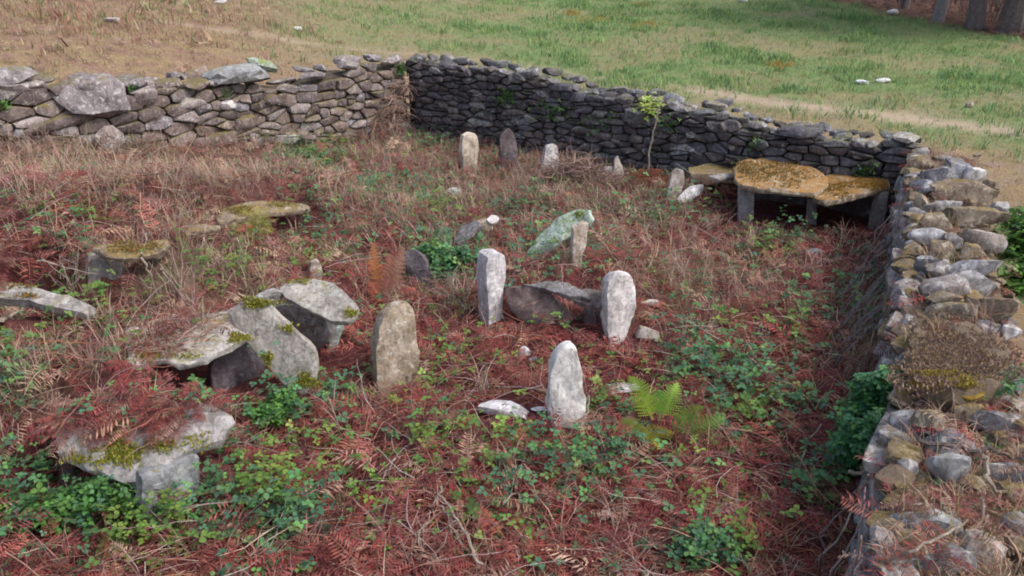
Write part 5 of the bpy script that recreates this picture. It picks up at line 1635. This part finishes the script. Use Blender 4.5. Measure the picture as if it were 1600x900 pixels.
dead_stalks(1350, 600, 10, .4, .35, "bare pinkish stalks at the foot of the right wall", 'stick_red')
dead_stalks(120, 450, 8, .35, .3, "straw-coloured stalks left of the light upright stone")
dead_stalks(1175, 870, 8, .3, .3, "pinkish broken stalks near the bottom, right of the young bramble clump", 'stick_red')
dead_stalks(655, 885, 9, .3, .3, "greyish broken stalks at the bottom edge, left of centre", 'stick_pale')

# moss cushions on slabs
def cushion(px, py, z, w, h, parent, mat, seed):
    p = U(px, py, z); V, F = rock_vf(p, (w, h, .035), seed=seed, sub=3, box=0, cuts=0, rough=.5)
    return place("moss_cushion", V, F, M[mat], parent)

# raised moss and lichen patches growing on the slabs
def moss_patch(parent, p3, spots, cols, size=(.007, .019), name="moss"):
    a, b_, c = [U(*p) for p in p3]; n_ = (b_ - a).cross(c - a).normalized()
    if n_.z < 0: n_ = -n_
    q = []
    for (px, py, rx, ry, nn) in spots:
        for _ in range(int(nn * 1.7)):
            th = random.uniform(0, 6.28); rr_ = random.random() ** .6 * random.choice((1, 1, 1, 1.5)) * (1 + .35 * math.sin(3 * th + px))
            p = on_plane(px + rx * rr_ * math.cos(th), py + ry * rr_ * math.sin(th), a + n_ * .008, n_)
            q.append(list(p))
    q = np.array(q); m = len(q); B = Batch()
    B.add(*t_tuft(4, .35, .4, .45, 12, 2), q, rotmats(RNG.uniform(0, 6.28, m), RNG.uniform(0, .5, m), RNG.uniform(0, 6.28, m)), RNG.uniform(size[0], size[1], m), palette(cols, m))
    return B.build(name, M['grass'], parent, kind='stuff')
YM = [(.31, .29, .04), (.23, .22, .03), (.38, .36, .07), (.17, .20, .04)]
OM = [(.24, .14, .03), (.29, .18, .05), (.18, .12, .04), (.36, .28, .15), (.20, .17, .06)]
moss_patch(ag, [(100, 712, .36), (300, 700, .36), (220, 630, .54)], [(176, 700, 30, 28, 620), (205, 712, 20, 12, 120), (250, 695, 30, 12, 130), (120, 718, 18, 8, 50), (300, 690, 30, 12, 60)], YM)
moss_patch(bg, [(290, 562, .47), (372, 530, .47), (300, 490, .55)], [(372, 528, 16, 7, 130), (235, 555, 28, 8, 120), (300, 556, 20, 5, 40)], YM)
moss_patch(kg, [(360, 487, .60), (430, 478, .68), (470, 614, .14)], [(404, 474, 22, 7, 260), (418, 560, 8, 9, 90), (478, 596, 16, 12, 200), (450, 513, 10, 5, 60)], YM)
moss_patch(kg, [(440, 454, .58), (495, 436, .66), (546, 500, .52)], [(548, 490, 9, 6, 70), (470, 440, 20, 4, 40)], YM)
moss_patch(sg_, [(1160, 284, .50), (1270, 296, .48), (1210, 250, .47)], [(1190, 268, 36, 14, 420), (1240, 275, 30, 14, 260), (1165, 265, 14, 12, 160), (1210, 255, 40, 6, 120)], OM, (.009, .022))
moss_patch(sg_, [(1275, 308, .42), (1385, 293, .45), (1330, 272, .42)], [(1300, 298, 24, 10, 260), (1350, 288, 36, 9, 420), (1380, 287, 8, 7, 60)], [(.32, .16, .03), (.36, .20, .04), (.24, .14, .04), (.26, .22, .06)], (.009, .022))
moss_patch(tg, [(905, 328, .58), (922, 345, .52), (836, 388, .14)], [(868, 358, 12, 8, 120), (848, 378, 14, 8, 160), (905, 335, 10, 5, 40)], [(.22, .30, .05), (.30, .32, .06)])
moss_patch(hg, [(150, 394, .92), (255, 388, .86), (210, 376, .92)], [(195, 386, 26, 8, 260), (240, 384, 14, 6, 60)], OM)
moss_patch(ig, [(345, 346, .66), (480, 327, .52), (420, 314, .62)], [(375, 328, 20, 6, 160), (440, 320, 26, 4, 80)], [(.26, .24, .06), (.32, .28, .08), (.2, .15, .06)])
moss_patch(gg_, [(-50, 465, .78), (120, 484, .70), (40, 446, .80)], [(44, 462, 14, 4, 70), (20, 447, 30, 4, 60)], OM)
moss_patch(rr, [(1430, 586, .95), (1530, 612, .94), (1480, 580, .965)], [(1455, 586, 30, 6, 260), (1500, 598, 30, 8, 200)], [(.42, .32, .05), (.34, .24, .05), (.26,.2,.08)], (.008, .018))
moss_patch(rr, [(1430, 560, .935), (1560, 570, .935), (1500, 515, .905)], [(1490, 555, 66, 40, 3000)], [(.27, .19, .14), (.22, .15, .12), (.33, .24, .18), (.24, .17, .07), (.20, .12, .11)], (.010, .022), "turf")

# waist-high brush on the left bank: arching dead stems, bracken and leaves that half bury the shelters
BANKP = [(100, 236, 150, 14, 1), (300, 240, 140, 12, .9), (520, 226, 100, 16, 1), (230, 350, 130, 16, .8), (90, 470, 60, 16, .5), (600, 220, 60, 24, .8), (420, 400, 60, 20, .8), (60, 360, 90, 40, 1), (250, 320, 160, 35, .8), (60, 260, 120, 25, .6), (260, 440, 70, 45, 1), (100, 560, 100, 30, .8), (60, 610, 60, 40, .8), (300, 400, 50, 20, .7),
         (400, 430, 60, 25, .7), (50, 425, 60, 20, .8), (180, 480, 50, 18, .6), (460, 290, 60, 25, .5), (390, 390, 50, 16, .6), (20, 330, 60, 50, .7), (600, 330, 60, 30, .4),
         (850, 300, 80, 18, .4), (1380, 520, 40, 90, .7), (1360, 430, 40, 40, .5), (720, 300, 80, 20, .4), (560, 250, 60, 20, .5), (700, 460, 40, 30, .5), (110, 690, 40, 30, .4), (1080, 310, 40, 15, .5)]
P = inside_pts(26000, .9)
P3 = np.concatenate([P, H(P[:, 0], P[:, 1])[:, None]], 1)
bk = blobs(P3, BANKP); cl = sstep(.42, .62, fbm(P[:, 0], P[:, 1], 1.9, 123, 3))
P = P[RNG.random(len(P)) < np.clip(bk * (.25 + .9 * cl), 0, 1) * .8]
z, keep, on = surface(P, False); P3 = np.concatenate([P, z[:, None]], 1)[keep]
n_ = len(P3); h_ = np.clip(.5 + fbm(P3[:, 0], P3[:, 1], 1.9, 123, 3), .6, 1.3)
b = Batch(); kx = RNG.integers(0, 3, n_)
m = kx == 0; q = P3[m]; k_ = len(q)
b.add(*t_stem(5, .013, .35, 41), q, rotmats(RNG.uniform(0, 6.28, k_), RNG.uniform(.4, 1.3, k_), RNG.uniform(0, 6.28, k_)), RNG.uniform(.2, .45, k_) * h_[m], palette([(.36, .26, .21), (.44, .35, .27), (.28, .15, .13), (.5, .4, .3)], k_))
m = kx == 1; q = P3[m].copy(); k_ = len(q); q[:, 2] += RNG.uniform(.02, .16, k_)
b.add(*kinds[2], q, rotmats(RNG.uniform(0, 6.28, k_), RNG.uniform(0, .9, k_), RNG.uniform(0, 6.28, k_)), RNG.uniform(.18, .34, k_) * h_[m], palette([(.30, .15, .12), (.36, .22, .17), (.26, .10, .09), (.40, .29, .2)], k_))
m = kx == 2; q = P3[m].copy(); k_ = len(q)
b.add(*t_tuft(6, .012, .9, .12, 55, 3), q, rotmats(RNG.uniform(0, 6.28, k_), RNG.uniform(0, .5, k_), RNG.uniform(0, 6.28, k_)), RNG.uniform(.2, .42, k_) * h_[m], palette(TANC, k_))
b.build("bank_brush", M['litter'], label="tangled dead stems and bracken heaped over the left bank and along the walls", cat="dead brush", kind='stuff')

# dark thicket under the trees
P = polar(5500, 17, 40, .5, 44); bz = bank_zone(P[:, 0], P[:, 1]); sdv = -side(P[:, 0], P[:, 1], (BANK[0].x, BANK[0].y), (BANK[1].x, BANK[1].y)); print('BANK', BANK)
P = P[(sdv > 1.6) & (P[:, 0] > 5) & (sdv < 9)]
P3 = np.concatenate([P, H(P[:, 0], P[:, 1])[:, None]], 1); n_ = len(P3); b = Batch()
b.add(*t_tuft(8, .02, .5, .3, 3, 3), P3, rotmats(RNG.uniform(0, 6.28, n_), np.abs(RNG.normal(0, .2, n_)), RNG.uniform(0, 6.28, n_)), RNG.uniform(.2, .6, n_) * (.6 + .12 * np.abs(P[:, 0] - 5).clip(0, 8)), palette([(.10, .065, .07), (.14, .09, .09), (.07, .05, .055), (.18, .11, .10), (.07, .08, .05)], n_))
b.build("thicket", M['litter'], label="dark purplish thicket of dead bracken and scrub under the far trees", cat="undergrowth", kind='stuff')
# ------------------------------------------------------------------ far trees, upper right
def tree(px, py, hgt, rad, label, seed, mat='bark', crown_cols=((.05, .07, .035), (.07, .09, .04), (.04, .05, .03))):
    r = random.Random(seed); b0 = G(px, py); root = empty("tree", b0, label, "tree", "trees at the top of the field")
    pp = [b0 + Vector((0, 0, -.2))]
    for i in range(1, 7): pp.append(pp[-1] + Vector((r.gauss(0, .08), r.gauss(0, .08), hgt / 6)))
    V, F = tube_vf(pp, [rad * (1.25 if i == 0 else 1 - .13 * i) for i in range(7)], 9); place("trunk", V, F, M[mat], root)
    LV, LF = [], []; tips = []
    for k in range(11):
        t = r.uniform(.3, 1); p0 = pp[int(t * 5.9)]; a = r.uniform(0, 6.28); l = hgt * r.uniform(.18, .32)
        d = Vector((math.cos(a), math.sin(a), r.uniform(.2, .8))).normalized()
        ps = [p0, p0 + d * l * .5, p0 + d * l + Vector((0, 0, .15 * l))]; tips += ps[1:]
        v, f = tube_vf(ps, [rad * .35, rad * .2, rad * .06], 5); o = len(LV); LV += v; LF += [[q_ + o for q_ in g] for g in f]
    place("limbs", LV, LF, M[mat], root)
    rg = np.random.default_rng(seed); q = []
    for tp in tips:
        c = rg.normal(0, 1, (42, 3)) * np.array([.09, .09, .06]) * hgt; q.append(c + np.array(list(tp)))
    q = np.concatenate(q); n_ = len(q); b = Batch()
    b.add(*t_leaf3(seed), q, rotmats(rg.uniform(0, 6.28, n_), rg.uniform(0, 1.2, n_), rg.uniform(0, 6.28, n_)), rg.uniform(.14, .3, n_), palette(crown_cols, n_))
    b.build("crown", M['leaf'], root, kind='stuff')
for k, (px, py, h, rd, lab, mt) in enumerate([
    (1464, 34, 6.5, .14, "slim pale-barked tree at the top of the field, leftmost of the trunks in view", 'bark_pale'),
    (1522, 44, 7.5, .20, "dark-trunked tree on the bank, between the slim pale tree and the thick one", 'bark'),
    (1572, 50, 8, .26, "thick-trunked dark tree on the bank near the top right corner", 'bark'),
    (1410, 14, 7, .13, "thin dark tree standing behind the others on the bank", 'bark'),
    (1618, 56, 7, .17, "dark tree cut by the right edge of the photo at the top", 'bark')]):
    tree(px, py, h, rd, lab, 900 + k, mt)
